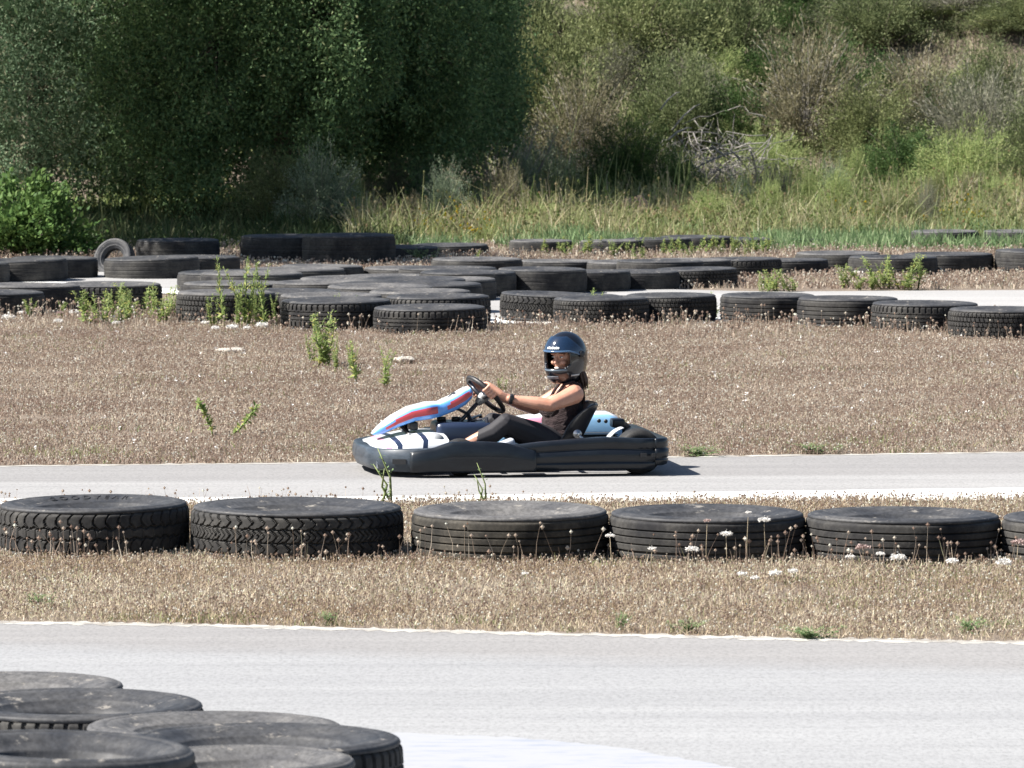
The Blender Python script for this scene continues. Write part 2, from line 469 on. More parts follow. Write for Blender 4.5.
tyre(542, 90, 268, 295.5, 5, 'tallest dark tyre straight above the helmet in the second dark wall line', G1)
tyre(593, 76, 270.5, 294, 5, 'dark tyre third from the right end of the second dark wall line', G1)
tyre(641, 78, 270.5, 292.5, 5, 'dark tyre second from the right end of the second dark wall line', G1)
tyre(696, 84, 268, 291, 3, 'tyre with faded tread blocks at the right end of the second dark wall line', G1, tilt=(0, -1.0))
tyre(477, 92, 258, 280, 5, 'raised grey tyre behind the small yellow weed in the back of the heap', G1, pale=True)
tyre(448, 100, 267, 290, 5, 'flat tyre below the raised grey tyre with the small weed', G1)
tyre(412, 98, 267, 288, 5, 'flat tyre left of the raised grey tyre in the back of the heap', G1, pale=True)
tyre(322, 84, 265, 284, 5, 'farthest back grey tyre beneath the black shaded tyre wall', G1, pale=True)
tyre(296, 100, 268, 289, 5, 'tyre in front of the farthest grey tyre, below the shaded wall', G1, pale=True)
tyre(252, 104, 272, 294, 5, 'tyre crossed by the right tops of the three tall weed stalks', G1, pale=True)
tyre(229, 104, 271, 290, 5, 'tyre crossed by the leftmost tip of the three tall weed stalks', G1)
tyre(349, 100, 277, 299, 5, 'grey tyre in the heart of the middle heap', G1, pale=True)
tyre(392, 96, 275, 298, 5, 'thin edged tyre in the heap just right of its heart', G1, pale=True)
tyre(390, 102, 282, 305, 5, 'tyre tucked under the thin edged one right of the heart of the heap', G1)
tyre(322, 100, 281, 304, 5, 'tyre tucked in front of the grey one at the heart of the heap', G1, pale=True)
G2 = 'shaded tyres under the dark trees'
tyre(-36, 92, 262, 283, 5, 'shaded tyre at the left photo edge below the bright green bush', G2)
tyre(22, 92, 259, 280, 5, 'shaded tyre with sloping top below the bright green bush', G2, tilt=(0, -1.6))
tyre(54, 88, 257, 278, 5, 'shaded tyre just left of the upright tyre', G2)
tyre(152, 96, 257, 277, 5, 'long low shaded tyre with a light rim, right of the upright tyre', G2, tilt=(0, -1.4))
tyre(195, 90, 256, 274, 5, 'black tyre right of the long low shaded tyre', G2)
tyre(178, 84, 239, 263, 5, 'leftmost tyre of the black wall under the trees', G2)
tyre(288, 96, 235, 262, 5, 'middle tyre of the black wall under the trees', G2)
tyre(349, 94, 234, 263, 5, 'rightmost highest tyre of the black wall at the edge of the tree shade', G2)
tyre(400, 78, 246, 260, 5, 'low black tyre with a green tuft just right of the black wall', G2)
tyre(450, 78, 244, 256, 5, 'low black tyre under the yellow flowering weeds', G2)
G3 = 'tyres of the farthest row in the green grass'
tyre(541, 64, 240, 254, 5, 'farthest row tyre at its left end with a lit left side', G3, pale=True)
tyre(612, 64, 240, 254, 5, 'farthest row tyre half hidden by leafy weeds, second from its left end', G3, pale=True)
tyre(657, 70, 238, 253, 5, 'farthest row tyre below the heap of dead branches', G3)
tyre(697, 74, 236, 251, 5, 'highest tyre in the farthest row, behind leafy weeds', G3)
tyre(738, 70, 238, 250, 5, 'farthest row tyre ending the leafy weeds on the right', G3)
tyre(802, 46, 239, 248, 5, 'small black tyre sunk alone in the green grass', G3)
tyre(945, 68, 230.5, 247, 5, 'pale tyre sunk in green grass near the right photo edge, farthest row', G3, pale=True)
tyre(1016, 66, 230.5, 247, 5, 'tyre cut by the right photo edge in the farthest row', G3, pale=True)
G4 = 'tyres of the long row before the green grass'
tyre(560, 84, 260, 276, 5, 'light topped tyre at the left end of the long row before the green grass', G4, pale=True)
tyre(630, 88, 261, 278, 5, 'second tyre from the left in the long row before the green grass', G4, pale=True)
tyre(660, 88, 260, 279, 5, 'third tyre from the left in the long row, behind the faded tread tyre', G4)
tyre(688, 88, 259, 279, 5, 'fourth tyre from the left in the long row before the green grass', G4, pale=True)
tyre(740, 84, 258, 276, 4, 'fifth tyre from the left in the long row, with notched dark side', G4)
tyre(785, 88, 259, 275, 5, 'low tyre just left of the pale raised tyre in the long row', G4)
tyre(838, 86, 252, 272, 5, 'pale raised tyre with a dusty top, middle of the long row', G4, pale=True)
tyre(893, 90, 256, 274, 5, 'tyre behind the broad leafy weed in the long row', G4)
tyre(948, 92, 253, 274, 5, 'tyre with one white flower before it in the long row', G4)
tyre(1040, 92, 250, 273, 5, 'tyre at the right photo edge ending the long row', G4, tilt=(0, 1.0))
G5 = 'tyres of the front curve beside the far track'
tyre(550, 102, 293, 321, 1, 'tyre with slanted tread bars just right of the white gap', G5, tilt=(0, 2.2))
tyre(601, 96, 297, 322, 3, 'front curve tyre with one weed growing before its right half', G5)
tyre(578, 88, 295, 315, 5, 'tyre hidden behind the front curve, left of the leafy weeds', G5)
tyre(671, 92, 294, 322, 3, 'front curve tyre with leafy weeds and white flowers before its right half', G5)
tyre(768, 96, 294, 322, 2, 'ribbed front curve tyre right of the leafy weeds', G5)
tyre(848, 102, 297, 326, 2, 'front curve tyre with light dusty rib lines', G5)
tyre(925, 108, 302, 331, 4, 'front curve tyre with tall tread lugs, second from the right photo edge', G5)
tyre(1003, 110, 308, 338, 3, 'nearest front curve tyre with fine block tread at the right photo edge', G5)

# nudge tyres apart in depth so that none overlap
for t in TYRES:
    t['d'] = t['w'] * t['Y'] / F; t['x'] = at(t['cx'], t['tip'], t['Y']).x
    if t['Y'] < 40: t['fixed'] = True
for it in range(160):
    for i, a in enumerate(TYRES):
        for b in TYRES[i + 1:]:
            need = (a['d'] + b['d']) * 0.485
            dx = a['x'] - b['x']
            if abs(dx) >= need: continue
            need_y = math.sqrt(need * need - dx * dx)
            dy = a['Y'] - b['Y']
            if abs(dy) < need_y:
                p = (need_y - abs(dy)) * 0.25
                far, nr = (a, b) if dy >= 0 else (b, a)
                if not far['fixed']: far['Y'] += p
                if not nr['fixed']: nr['Y'] -= p
rr = random.Random(3)
for t in TYRES:
    Yt = t['Y']; p = at(t['cx'], t['tip'], Yt)
    root = empty(t['name'], (p.x, Yt, 0), rr.uniform(0, 6.28), label=t['label'], cat='tyre', group=t['group'])
    tr, (su, sd) = tyre_parts(t['kind'], t['pale'], t['brown'])
    link('tread', tr, root); link('sidewall', su, root); link('sidewall', sd, root)
    sx = t['w'] * (Yt / F) / (2 * TR); h = max(p.z, 0.08)
    sz = max(h / TH_, min(sx, 1.0) * 0.96)
    root.scale = (sx, sx, sz); root.location.z = h - sz * TH_
    t['obj'] = root
    q = Matrix.Rotation(math.radians((t['tilt'] or (rr.uniform(-.5, .5), rr.uniform(-.5, .5)))[0]), 4, 'X') @ Matrix.Rotation(math.radians((t['tilt'] or (0, rr.uniform(-.6, .6)))[1]), 4, 'Y') @ Matrix.Rotation(root.rotation_euler.z, 4, 'Z')
    root.rotation_euler = q.to_euler()

# raised letters on the sidewall of the first near tyre
def lettering(text, t, size, radius, mid):
    root = t['obj']
    cu = bpy.data.curves.new('lettering', 'FONT'); cu.body = text; cu.size = size; cu.extrude = 0.002
    cu.align_x = 'CENTER'; cu.space_character = 1.5
    o = bpy.data.objects.new('tmp', cu); COL.objects.link(o); bpy.context.view_layer.update()
    me = bpy.data.meshes.new_from_object(o.evaluated_get(bpy.context.evaluated_depsgraph_get()))
    bpy.data.objects.remove(o)
    for v in me.vertices:
        x, y, z = v.co
        a = mid - x / radius; r = radius + y
        rr_ = [p[0] for p in PROF[3:17]][::-1]; zz_ = [p[1] for p in PROF[3:17]][::-1]
        v.co = (r * math.cos(a), r * math.sin(a), TH_ + float(np.interp(r, rr_, zz_)) + 0.002 + z)
    me.materials.clear(); me.materials.append(M['lettering'])
    link('lettering', me, root)
t0 = TYRES[0]
rz = t0['obj'].matrix_basis.to_euler().z
lettering('GOODYEAR', t0, 0.06, 0.36, PI / 2 + 0.15 - t0['obj'].rotation_euler.z)
# a narrow tyre leaning upright behind the shaded row
root = empty('car_tyre', tuple(W(117, 272)), 0, label='narrow tyre leaning upright behind the shaded row, its round hole visible', cat='tyre', group=G2)
p = W(117, 272); pt = at(117, 241, p.y)
root.scale = (0.44, 0.44, 0.62)
link('tread', tyre_parts(5, False)[0], root); link('sidewall', tyre_parts(5, False)[1][0], root); link('sidewall', tyre_parts(5, False)[1][1], root)
root.rotation_euler = (math.radians(68), math.radians(8), math.radians(-24))
root.location = (pt.x, p.y + 0.1, pt.z - 0.235)
# ---------------------------------------------------------------- vegetation helpers
def blades(P, L, Wd, lean, rng, bend=0.35, segs=2, az=None):
    """grass blades: bases P (n,3), lengths L, widths Wd -> verts, quads (each blade one strip ending in a narrow tip)"""
    n = len(P); a = rng.uniform(0, 2 * PI, n) if az is None else az
    ln = rng.normal(0, lean, n)
    d = np.stack([np.cos(a) * ln, np.sin(a) * ln, np.ones(n)], -1); d /= np.linalg.norm(d, axis=1, keepdims=True)
    f = rng.uniform(-0.7, 0.7, n)                        # facing of the flat side
    wv = np.stack([np.cos(f), np.sin(f), np.zeros(n)], -1)
    vs = []
    for k in range(segs + 1):
        t = k / segs
        c = P + d * (L * t)[:, None] + np.stack([np.cos(a), np.sin(a), -0.3 * np.ones(n)], -1) * (L * bend * t * t * rng.uniform(0, 1, n) if k else np.zeros(n))[:, None]
        ww = Wd * (1 - 0.8 * t)
        vs += [c - wv * ww[:, None] / 2, c + wv * ww[:, None] / 2]
    V = np.stack(vs, 1).reshape(-1, 3)
    m = 2 * (segs + 1)
    q = np.array([[2 * k, 2 * k + 1, 2 * k + 3, 2 * k + 2] for k in range(segs)])
    Q = (np.arange(n)[:, None, None] * m + q[None]).reshape(-1, 4)
    tips = V.reshape(n, m, 3)[:, -2:].mean(1)
    return V, Q, tips

def leaves(C, L, Wd, rng, up=0.3, droop=0.0, D=None, horiz=False):
    """one rhombus per leaf"""
    n = len(C)
    d = rng.normal(0, 1, (n, 3)) if D is None else D + rng.normal(0, .5, (n, 3))
    d[:, 2] += up - droop; d /= np.linalg.norm(d, axis=1, keepdims=True)
    r = rng.normal(0, 1, (n, 3))
    if horiz: r = np.stack([d[:, 1], -d[:, 0], rng.normal(0, .3, n)], -1)
    s = np.cross(d, r) if not horiz else r
    s /= np.linalg.norm(s, axis=1, keepdims=True) + 1e-9
    L = np.broadcast_to(L, n)[:, None]; Wd = np.broadcast_to(Wd, n)[:, None]
    V = np.stack([C, C + d * L * .45 - s * Wd / 2, C + d * L, C + d * L * .45 + s * Wd / 2], 1).reshape(-1, 3)
    return V, np.arange(4 * n).reshape(n, 4)

def dots(C, r, rng):
    """small closed seed heads (octahedra as 8 triangles -> degenerate quads avoided: two crossing rhombi)"""
    n = len(C); r = np.broadcast_to(r, n)[:, None]
    ex = np.array([1, 0, 0.]); ey = np.array([0, 1, 0.]); ez = np.array([0, 0, 1.])
    V = np.stack([C - ex * r, C - ey * r, C + ex * r, C + ey * r, C - ez * r * 1.1, C + ez * r * 1.1], 1).reshape(-1, 3)
    q = np.array([[4, 0, 5, 2], [4, 1, 5, 3], [0, 1, 2, 3]])
    return V, (np.arange(n)[:, None, None] * 6 + q[None]).reshape(-1, 4)

def cat(parts):
    Vs, Qs, ms = [], [], []; o = 0
    for V, Q, mi in parts:
        Vs.append(V); Qs.append(Q + o); ms.append(np.full(len(Q), mi)); o += len(V)
    return np.concatenate(Vs), np.concatenate(Qs), np.concatenate(ms)

def scatter(near, far, dens, rng, margin=1.26, fall=None, n=None):
    """points on flat ground between two pixel edges, inside the view (plus margin)"""
    x0, x1 = 512 - 512 * margin - 25, 512 + 512 * margin + 25
    Yn = min(W(x0, interp(near, x0)).y, W(x1, interp(near, x1)).y); Yf = max(W(x0, interp(far, x0)).y, W(x1, interp(far, x1)).y)
    Xm = (x1 - 512) / F * Yf * 1.0
    N = int(dens * (Yf - Yn) * 2 * Xm)
    Xp = rng.uniform(-Xm, Xm, N); Yp = rng.uniform(Yn, Yf, N)
    px = 512 + F * Xp / (Yp * CT + H * ST)
    def ey(e):
        xs_ = np.array([p[0] for p in e], float); ys_ = np.array([p[1] for p in e], float)
        return np.interp(px, xs_, ys_)
    def yy(e):       # ground distance of the edge at each px
        b = -(ey(e) - 384) / F
        return H * (CT + b * ST) / (ST - b * CT)
    k = (Yp > yy(near)) & (Yp < yy(far)) & (px > x0) & (px < x1)
    return np.stack([Xp[k], Yp[k], np.zeros(k.sum())], -1)

def vnoise(x, y, s, seed=0):
    r = np.random.RandomState(seed); v = 0
    for i in range(5):
        a, b, c = r.uniform(-1, 1, 3); v = v + np.sin((x * a * 2 + y * b * 2) * s * (1 + i * .6) + c * 9)
    return v / 5 ** .5

DRY = leaf_mat('dry_grass', [(0, (0.296, 0.228, 0.171)), (0.35, (0.433, 0.353, 0.274)), (0.7, (0.559, 0.479, 0.376)), (0.93, (0.707, 0.638, 0.524)), (1, (0.319, 0.342, 0.171))], 0.3, patch=(0.7, (0.66, 0.60, 0.61)))
DRYN = leaf_mat('straw_grass', [(0, (0.314, 0.252, 0.174)), (0.35, (0.470, 0.403, 0.291)), (0.7, (0.605, 0.526, 0.392)), (0.9, (0.762, 0.694, 0.549)), (1, (0.314, 0.370, 0.168))], 0.3, patch=(0.8, (0.74, 0.67, 0.62)))
HEAD = leaf_mat('dry_seed_heads', [(0, (0.330, 0.242, 0.193)), (0.4, (0.495, 0.396, 0.325)), (0.8, (0.660, 0.583, 0.495)), (1, (0.850, 0.847, 0.770))], 0.2)
GREEN = leaf_mat('green_grass', [(0, (0.09, 0.15, 0.065)), (0.5, (0.17, 0.26, 0.115)), (1, (0.33, 0.40, 0.22))], 0.4)
WEED = leaf_mat('weed_leaves', [(0, (0.13, 0.20, 0.06)), (0.5, (0.26, 0.34, 0.12)), (0.85, (0.40, 0.45, 0.18)), (1, (0.55, 0.48, 0.16))], 0.45)
STEM = mat('weed_stem', (0.16, 0.20, 0.07), 0.7)
DSTEM = mat('dry_stem', (0.26, 0.21, 0.14), 0.8)
WHITE = leaf_mat('white_petals', [(0, (0.62, 0.60, 0.56)), (1, (0.85, 0.84, 0.82))], 0.3)
PINK = leaf_mat('faded_umbel', [(0, (0.36, 0.26, 0.24)), (1, (0.50, 0.40, 0.37))], 0.2)

def grass(name, P, rng, L, wd, headp, lean=0.5, headr=0.007, m=(None, None), label=None, bend=0.4, hs=1.0, **k):
    Ls = (L[0] + (L[1] - L[0]) * rng.beta(1.6, 2.2, len(P))) * hs
    V, Q, tips = blades(P, Ls, np.full(len(P), wd) * rng.uniform(.6, 1.3, len(P)), lean, rng, bend)
    parts = [(V, Q, 0)]
    h = rng.uniform(0, 1, len(P)) < headp
    if h.any():
        V2, Q2 = dots(tips[h], headr * rng.uniform(.6, 1.3, h.sum()), rng); parts.append((V2, Q2, 1))
    V, Q, mi = cat(parts)
    return link(name, np_mesh(name, V, Q, [m[0] or DRY, m[1] or HEAD], mi), label=label, cat='grass', kind='stuff')

rng = np.random.RandomState(11)
# near verge: short trampled mat, with taller seed stems next to the tyres
P = scatter([(p[0], p[1] + 1.5) for p in E_NEAR], E_WB0, 3100, rng)
ed = 512 + F * P[:, 0] / P[:, 1]; P = P[(P[:, 1] > np.array([W(512, interp(E_NEAR, x) - 1.0).y for x in np.clip(ed, -60, 1100).astype(int)])) | (rng.uniform(0, 1, len(P)) < .25)]
# keep grass out of the tyres
def clear(P, pad=0.0):
    k = np.ones(len(P), bool)
    for t in TYRES:
        k &= (P[:, 0] - t['x']) ** 2 + (P[:, 1] - t['Y']) ** 2 > (t['d'] / 2 + pad) ** 2
    return P[k]
P = clear(P, -0.02)
dn = vnoise(P[:, 0], P[:, 1], 1.5, 2)
P = P[rng.uniform(0, 1, len(P)) < 0.75 + 0.25 * dn]
grass('dry_grass', P, rng, (0.015, 0.075), 0.0045, 0.45, 0.9, 0.0055, m=(DRYN, None), label='short dry brown grass on the near verge beside the road')
Pt = clear(scatter([(-700, 566), (0, 566), (1024, 572), (1700, 580)], [(-700, 548), (0, 548), (1024, 556), (1700, 560)], 160, rng), 0.0)
pt = clear(scatter([(-700, 512), (0, 512), (1024, 512), (1700, 505)], E_WB0, 160, rng), 0.0)
cl = vnoise(Pt[:, 0], Pt[:, 1], 2.3, 5); Pt = Pt[rng.uniform(0, 1, len(Pt)) < 0.5 + 0.5 * cl]
grass('dry_seed_stems', Pt, rng, (0.06, 0.26), 0.0045, 0.95, 0.22, 0.010, label='taller dry stems with round seed heads before the near tyres', bend=0.2)
pt = pt[vnoise(pt[:, 0], pt[:, 1], 1.7, 8) > -0.1]
grass('dry_seed_stems', pt, rng, (0.03, 0.13), 0.004, 0.6, 0.3, 0.008, label='dry tufts between the white line and the near tyres', bend=0.2)
# middle strip between the kart road and the tyre heap
E_MF = [(-700, 302), (0, 311), (300, 318), (470, 326), (560, 325), (1024, 323), (1700, 320)]
P = clear(scatter([(p[0], p[1] - 1.0) for p in E_RF], E_MF, 2100, rng), -0.02)
dn = vnoise(P[:, 0], P[:, 1], 1.1, 4)
P = P[rng.uniform(0, 1, len(P)) < 0.72 + 0.35 * dn + .2 * vnoise(P[:, 0], P[:, 1], 5.0, 6)]
grass('dry_grass', P, rng, (0.012, 0.065), 0.005, 0.75, 0.9, 0.0058, label='dry brown grass strip between the track and the tyre heap')
Pt = clear(scatter([(-700, 330), (0, 330), (1024, 345), (1700, 345)], E_MF, 60, rng), 0)
grass('dry_seed_stems', Pt, rng, (0.06, 0.22), 0.006, 0.9, 0.3, 0.012, label='taller dry stems in front of the middle tyre heap', bend=0.2)
# green-tinged fringe of the kart road
P = scatter([(p[0], p[1] - 0.5) for p in E_RF], [(p[0], p[1] - 14) for p in E_RF], 420, rng)
dn = vnoise(P[:, 0], P[:, 1], 1.3, 9); P = P[dn > 0.25]
grass('green_grass', P, rng, (0.02, 0.09), 0.006, 0.0, 0.7, m=(leaf_mat('olive_grass', [(0, (0.14, 0.18, 0.07)), (0.6, (0.24, 0.26, 0.12)), (1, (0.34, 0.31, 0.18))], .3), None), label='thin olive grass along the far edge of the track')
P = scatter([(p[0], p[1] - 1) for p in E_NEAR], [(p[0], p[1] - 16) for p in E_NEAR], 900, rng)
dn = vnoise(P[:, 0], P[:, 1], 1.6, 13); P = P[dn > 0.75]
grass('green_grass', P, rng, (0.02, 0.07), 0.006, 0.0, 0.7, m=(bpy.data.materials['olive_grass'], None), label='sparse olive grass along the near road edge')
P = clear(scatter([(p[0], p[1] - 1) for p in E_NEAR], E_WB0, 420, rng), 0)
dn = vnoise(P[:, 0], P[:, 1], 1.0, 17) + .4 * vnoise(P[:, 0], P[:, 1], 4.0, 18); P = P[dn > 0.55]
grass('green_grass', P, rng, (0.02, 0.06), 0.006, 0.0, 0.9, m=(bpy.data.materials['olive_grass'], None), label='faint olive patches in the near verge grass')
P = clear(scatter([(p[0], p[1] - 1) for p in E_RF], E_MF, 160, rng), 0)
dn = vnoise(P[:, 0], P[:, 1], .8, 27) + .4 * vnoise(P[:, 0], P[:, 1], 3.0, 28); P = P[dn > 0.7]
grass('green_grass', P, rng, (0.02, 0.07), 0.008, 0.0, 0.9, m=(bpy.data.materials['olive_grass'], None), label='faint olive patches in the middle grass strip')
# strip beyond the far track
P = clear(scatter(FR1, [(-700, 262), (0, 262), (1024, 262), (1700, 262)], 330, rng), 0)
grass('dry_grass', P, rng, (0.03, 0.11), 0.011, 0.5, 0.7, 0.011, label='dry brown grass beyond the far track')
P = clear(scatter([(-700, 262), (0, 262), (1024, 262), (1700, 262)], [(-700, 246), (380, 246), (1024, 246), (1700, 246)], 260, rng), 0)
grass('dry_grass', P, rng, (0.03, 0.14), 0.012, 0.4, 0.6, 0.011, label='dry and greenish grass around the farthest tyre rows')
# bright green low herbs round the farthest row
P = scatter([(-700, 253), (360, 253), (1024, 252), (1700, 252)], [(-700, 236), (360, 238), (1024, 226), (1700, 226)], 420, rng)
px = 512 + F * P[:, 0] / P[:, 1]
dn = vnoise(P[:, 0], P[:, 1] * .4, 1.0, 21)
keep = (px > 388) & ((dn > 0.3) | ((px > 770) & (dn > -.7)))
grass('green_grass', P[keep], rng, (0.06, 0.30), 0.022, 0.0, 0.5, m=(GREEN, None), label='bright green low herbs round the farthest tyre row')

# ---------------------------------------------------------------- tall dry grass band
TALL = leaf_mat('tall_dry_grass', [(0, (0.20, 0.20, 0.10)), (0.3, (0.34, 0.32, 0.18)), (0.6, (0.26, 0.32, 0.13)), (0.8, (0.46, 0.37, 0.24)), (1, (0.64, 0.58, 0.42))], 0.4, patch=(1.1, (0.66, 0.80, 0.58)))
TALLG = leaf_mat('tall_green_stalks', [(0, (0.14, 0.20, 0.07)), (0.5, (0.28, 0.35, 0.13)), (1, (0.45, 0.47, 0.22))], 0.4)
RUST = leaf_mat('rusty_dry_grass', [(0, (0.36, 0.26, 0.15)), (0.5, (0.52, 0.40, 0.25)), (1, (0.62, 0.50, 0.35))], 0.35)
YEL = leaf_mat('yellow_blossom', [(0, (0.45, 0.33, 0.03)), (0.6, (0.62, 0.48, 0.05)), (1, (0.35, 0.36, 0.08))], 0.3)
def band(name, x0, x1, Y0, Y1, dens, L, wd, m, label, lean=0.25, headp=0.3, mh=None, clump=None, bend=0.25):
    Xa, Xb = (x0 - 512) * Y0 / F, (x1 - 512) * Y1 / F
    N = int(dens * (Y1 - Y0) * (Xb - Xa)); P = np.stack([rng.uniform(Xa, Xb, N), rng.uniform(Y0, Y1, N), np.zeros(N)], -1)
    if clump is not None:
        P = P[vnoise(P[:, 0], P[:, 1] * .5, clump[0], clump[1]) > clump[2]]
    P[:, 2] = hz(P[:, 0], P[:, 1]) - 0.02
    hs = np.clip(.62 + .42 * vnoise(P[:, 0], P[:, 1] * .6, 1.6, 71) + .25 * vnoise(P[:, 0], P[:, 1], 5.0, 72), .12, 1.5)
    return grass(name, P, rng, L, wd, headp, lean, 0.018, hs=hs, m=(m, mh or m), label=label, bend=bend)
band('tall_dry_grass', 345, 1120, 76, 94, 250, (0.14, 0.75), 0.015, TALL, 'knee high yellowish dry grass before the scrub', lean=0.5, bend=.6)
band('tall_dry_grass', 345, 1120, 78, 94, 130, (0.2, 0.6), 0.013, RUST, 'rusty dry weeds in patches before the scrub', clump=(0.8, 31, 0.25), bend=0.7, lean=.5)
band('tall_green_stalks', 470, 1120, 84, 94, 34, (0.4, 1.25), 0.018, TALLG, 'tall pale green stalks rising before the scrub', clump=(1.1, 61, 0.0), lean=0.22, headp=0.6, mh=TALL)
band('green_undergrowth', -80, 1120, 86, 100, 110, (0.15, 0.5), 0.03, TALLG, 'green undergrowth at the foot of the scrub', clump=(0.7, 33, 0.0), lean=0.7)
band('tall_dry_grass', 400, 500, 77, 79, 260, (0.2, 0.5), 0.012, TALLG, 'yellow flowering weeds behind the low black tyres', clump=(1.4, 35, 0.0), headp=.8, mh=YEL)
band('tall_dry_grass', 850, 970, 79, 83, 120, (0.15, 0.45), 0.012, TALLG, 'yellow flowering weeds before the scrub on the right', clump=(1.4, 37, 0.0), headp=.7, mh=YEL)

HILLG = leaf_mat('hillside_dry_grass', [(0, (0.20, 0.19, 0.10)), (0.5, (0.34, 0.33, 0.20)), (1, (0.48, 0.46, 0.32))], 0.35)
band('hillside_grass', 440, 1130, 95, 132, 65, (0.15, 0.55), 0.03, HILLG, 'grey dry grass on the hillside between the bushes', lean=.6, bend=.6)
DKG = leaf_mat('shade_toned_undergrowth', [(0, (0.03, 0.05, 0.02)), (0.6, (0.06, 0.09, 0.035)), (1, (0.12, 0.12, 0.06))], 0.25)  # very dark greens: tree shade is put into the leaf colour
band('undergrowth', -500, 430, 73, 92, 170, (0.08, 0.38), 0.035, DKG, 'undergrowth beneath the trees, their shade put into its dark leaf colour', lean=.7, bend=.6, headp=0)

# ---------------------------------------------------------------- shrubs and trees
def branch_paths(rng, n, h, r, up=0.5, k=6, spread=1.0, wob=0.12):
    """curved branches from the base outwards: (n,k,3)"""
    a = rng.uniform(0, 2 * PI, n); e = np.arccos(rng.uniform(0.02, 1, n) ** spread)
    end = np.stack([np.cos(a) * np.sin(e) * r, np.sin(a) * np.sin(e) * r, np.cos(e) * h], -1) * rng.uniform(.5, 1.2, n)[:, None]
    end[:, 2] = np.abs(end[:, 2]) + 0.06 * h
    t = np.linspace(0, 1, k)[None, :, None]
    mid = end * 0.5; mid[:, 2] += up * h * 0.25
    Pp = 2 * t * (1 - t) * mid[:, None] + t * t * end[:, None]
    return Pp + rng.normal(0, wob * r * 0.3, Pp.shape) * t

def twig_mesh(name, Pp, r0, m):
    mb = MB()
    for p in Pp:
        mb.tube([Vector(q) for q in p], [r0 * (1 - .8 * i / (len(p) - 1)) for i in range(len(p))], 4)
    return mb.mesh(name, m)

BARK = mat('bark', (0.10, 0.08, 0.065), 0.9)
PALEBARK = mat('pale_dead_wood', (0.27, 0.25, 0.225), 0.85)
def shrub_meshes(seed, h, r, nb, per, L, wd, m, mb_, up=0.5, sig=0.07, inner=0.35, droop=0., wob=.12, tw=40, r0=0.012, spread=1.0):
    g = np.random.RandomState(seed)
    Pp = branch_paths(g, nb, h, r, up, wob=wob, spread=spread)
    bi = g.randint(0, nb, per); t = inner + (1 - inner) * g.beta(1.6, 1.0, per)
    f = t * (Pp.shape[1] - 1); i = np.minimum(f.astype(int), Pp.shape[1] - 2); u = (f - i)[:, None]
    C = Pp[bi, i] * (1 - u) + Pp[bi, i + 1] * u + g.normal(0, sig, (per, 3))
    C[:, 2] = np.abs(C[:, 2])
    D = Pp[bi, -1] - Pp[bi, -2]; D /= np.linalg.norm(D, axis=1, keepdims=True) + 1e-9
    V, Q = leaves(C, L * g.uniform(.6, 1.3, per), wd * g.uniform(.6, 1.3, per), g, up=0.25, droop=droop, D=D)
    return np_mesh('foliage', V, Q, m), twig_mesh('branches', Pp[:tw], r0, mb_)

def LM(name, a, b, c, tr=0.3, patch=None): return leaf_mat(name, [(0, a), (0.5, b), (1, c)], tr, patch=patch)
MOL = LM('olive_scrub_leaves', (0.07, 0.09, 0.04), (0.12, 0.15, 0.065), (0.21, 0.235, 0.115))
MYG = LM('yellow_green_leaves', (0.085, 0.105, 0.04), (0.155, 0.18, 0.075), (0.26, 0.28, 0.13))
MGR = LM('grey_scrub_leaves', (0.108, 0.118, 0.081), (0.183, 0.189, 0.129), (0.291, 0.280, 0.206))
MDK = LM('dark_green_leaves', (0.033, 0.065, 0.021), (0.060, 0.108, 0.035), (0.108, 0.162, 0.054))
MBR = LM('brown_scrub_leaves', (0.10, 0.095, 0.05), (0.18, 0.165, 0.10), (0.29, 0.26, 0.17))
MBG = LM('bright_green_leaves', (0.045, 0.09, 0.028), (0.08, 0.145, 0.04), (0.15, 0.23, 0.07), 0.3)
MSI = LM('silver_green_leaves', (0.108, 0.152, 0.098), (0.183, 0.232, 0.152), (0.303, 0.357, 0.237))

PROTO = {}
def proto(key, *a, **k):
    if key not in PROTO: PROTO[key] = shrub_meshes(*a, **k)
    return PROTO[key]
def shrub(name, label, x, Y, rx, h, kind, group=None, rz=None, sink=0.0, cat_='shrub'):
    ms = {'olive': lambda: proto('olive', 1, 1, 1, 150, 25000, .044, .016, MOL, BARK),
          'yellow': lambda: proto('yellow', 2, 1, 1, 140, 24000, .045, .016, MYG, BARK, up=.8),
          'grey': lambda: proto('grey', 3, 1, 1, 300, 18000, .055, .012, MGR, PALEBARK, sig=.045, tw=150, r0=.006),
          'dark': lambda: proto('dark', 4, 1, 1, 160, 22000, .045, .02, MDK, BARK, sig=.06),
          'brown': lambda: proto('brown', 5, 1, 1, 260, 15000, .05, .014, MBR, PALEBARK, sig=.05, tw=160, r0=.007),
          'bright': lambda: proto('bright', 6, 1, 1, 90, 9000, .085, .055, MBG, BARK, sig=.07, inner=.6),
          'broom': lambda: proto('broom', 7, 1, 1, 600, 26000, .07, .009, MDK, BARK, sig=.03, up=1.2),
          'silver': lambda: proto('silver', 8, 1, 1, 150, 18000, .05, .018, MSI, PALEBARK, sig=.06, tw=80),
          'fennel': lambda: proto('fennel', 9, 1, 1, 220, 13000, .08, .011, TALLG, STEM, sig=.05, up=1.3)}[kind]()
    root = empty(name, (x, Y, hz1(x, Y) - sink), random.uniform(0, 6.28) if rz is None else rz, label=label, cat=cat_, group=group)
    root.scale = (rx, rx, h)
    link('foliage', ms[0], root); link('branches', ms[1], root)
    return root
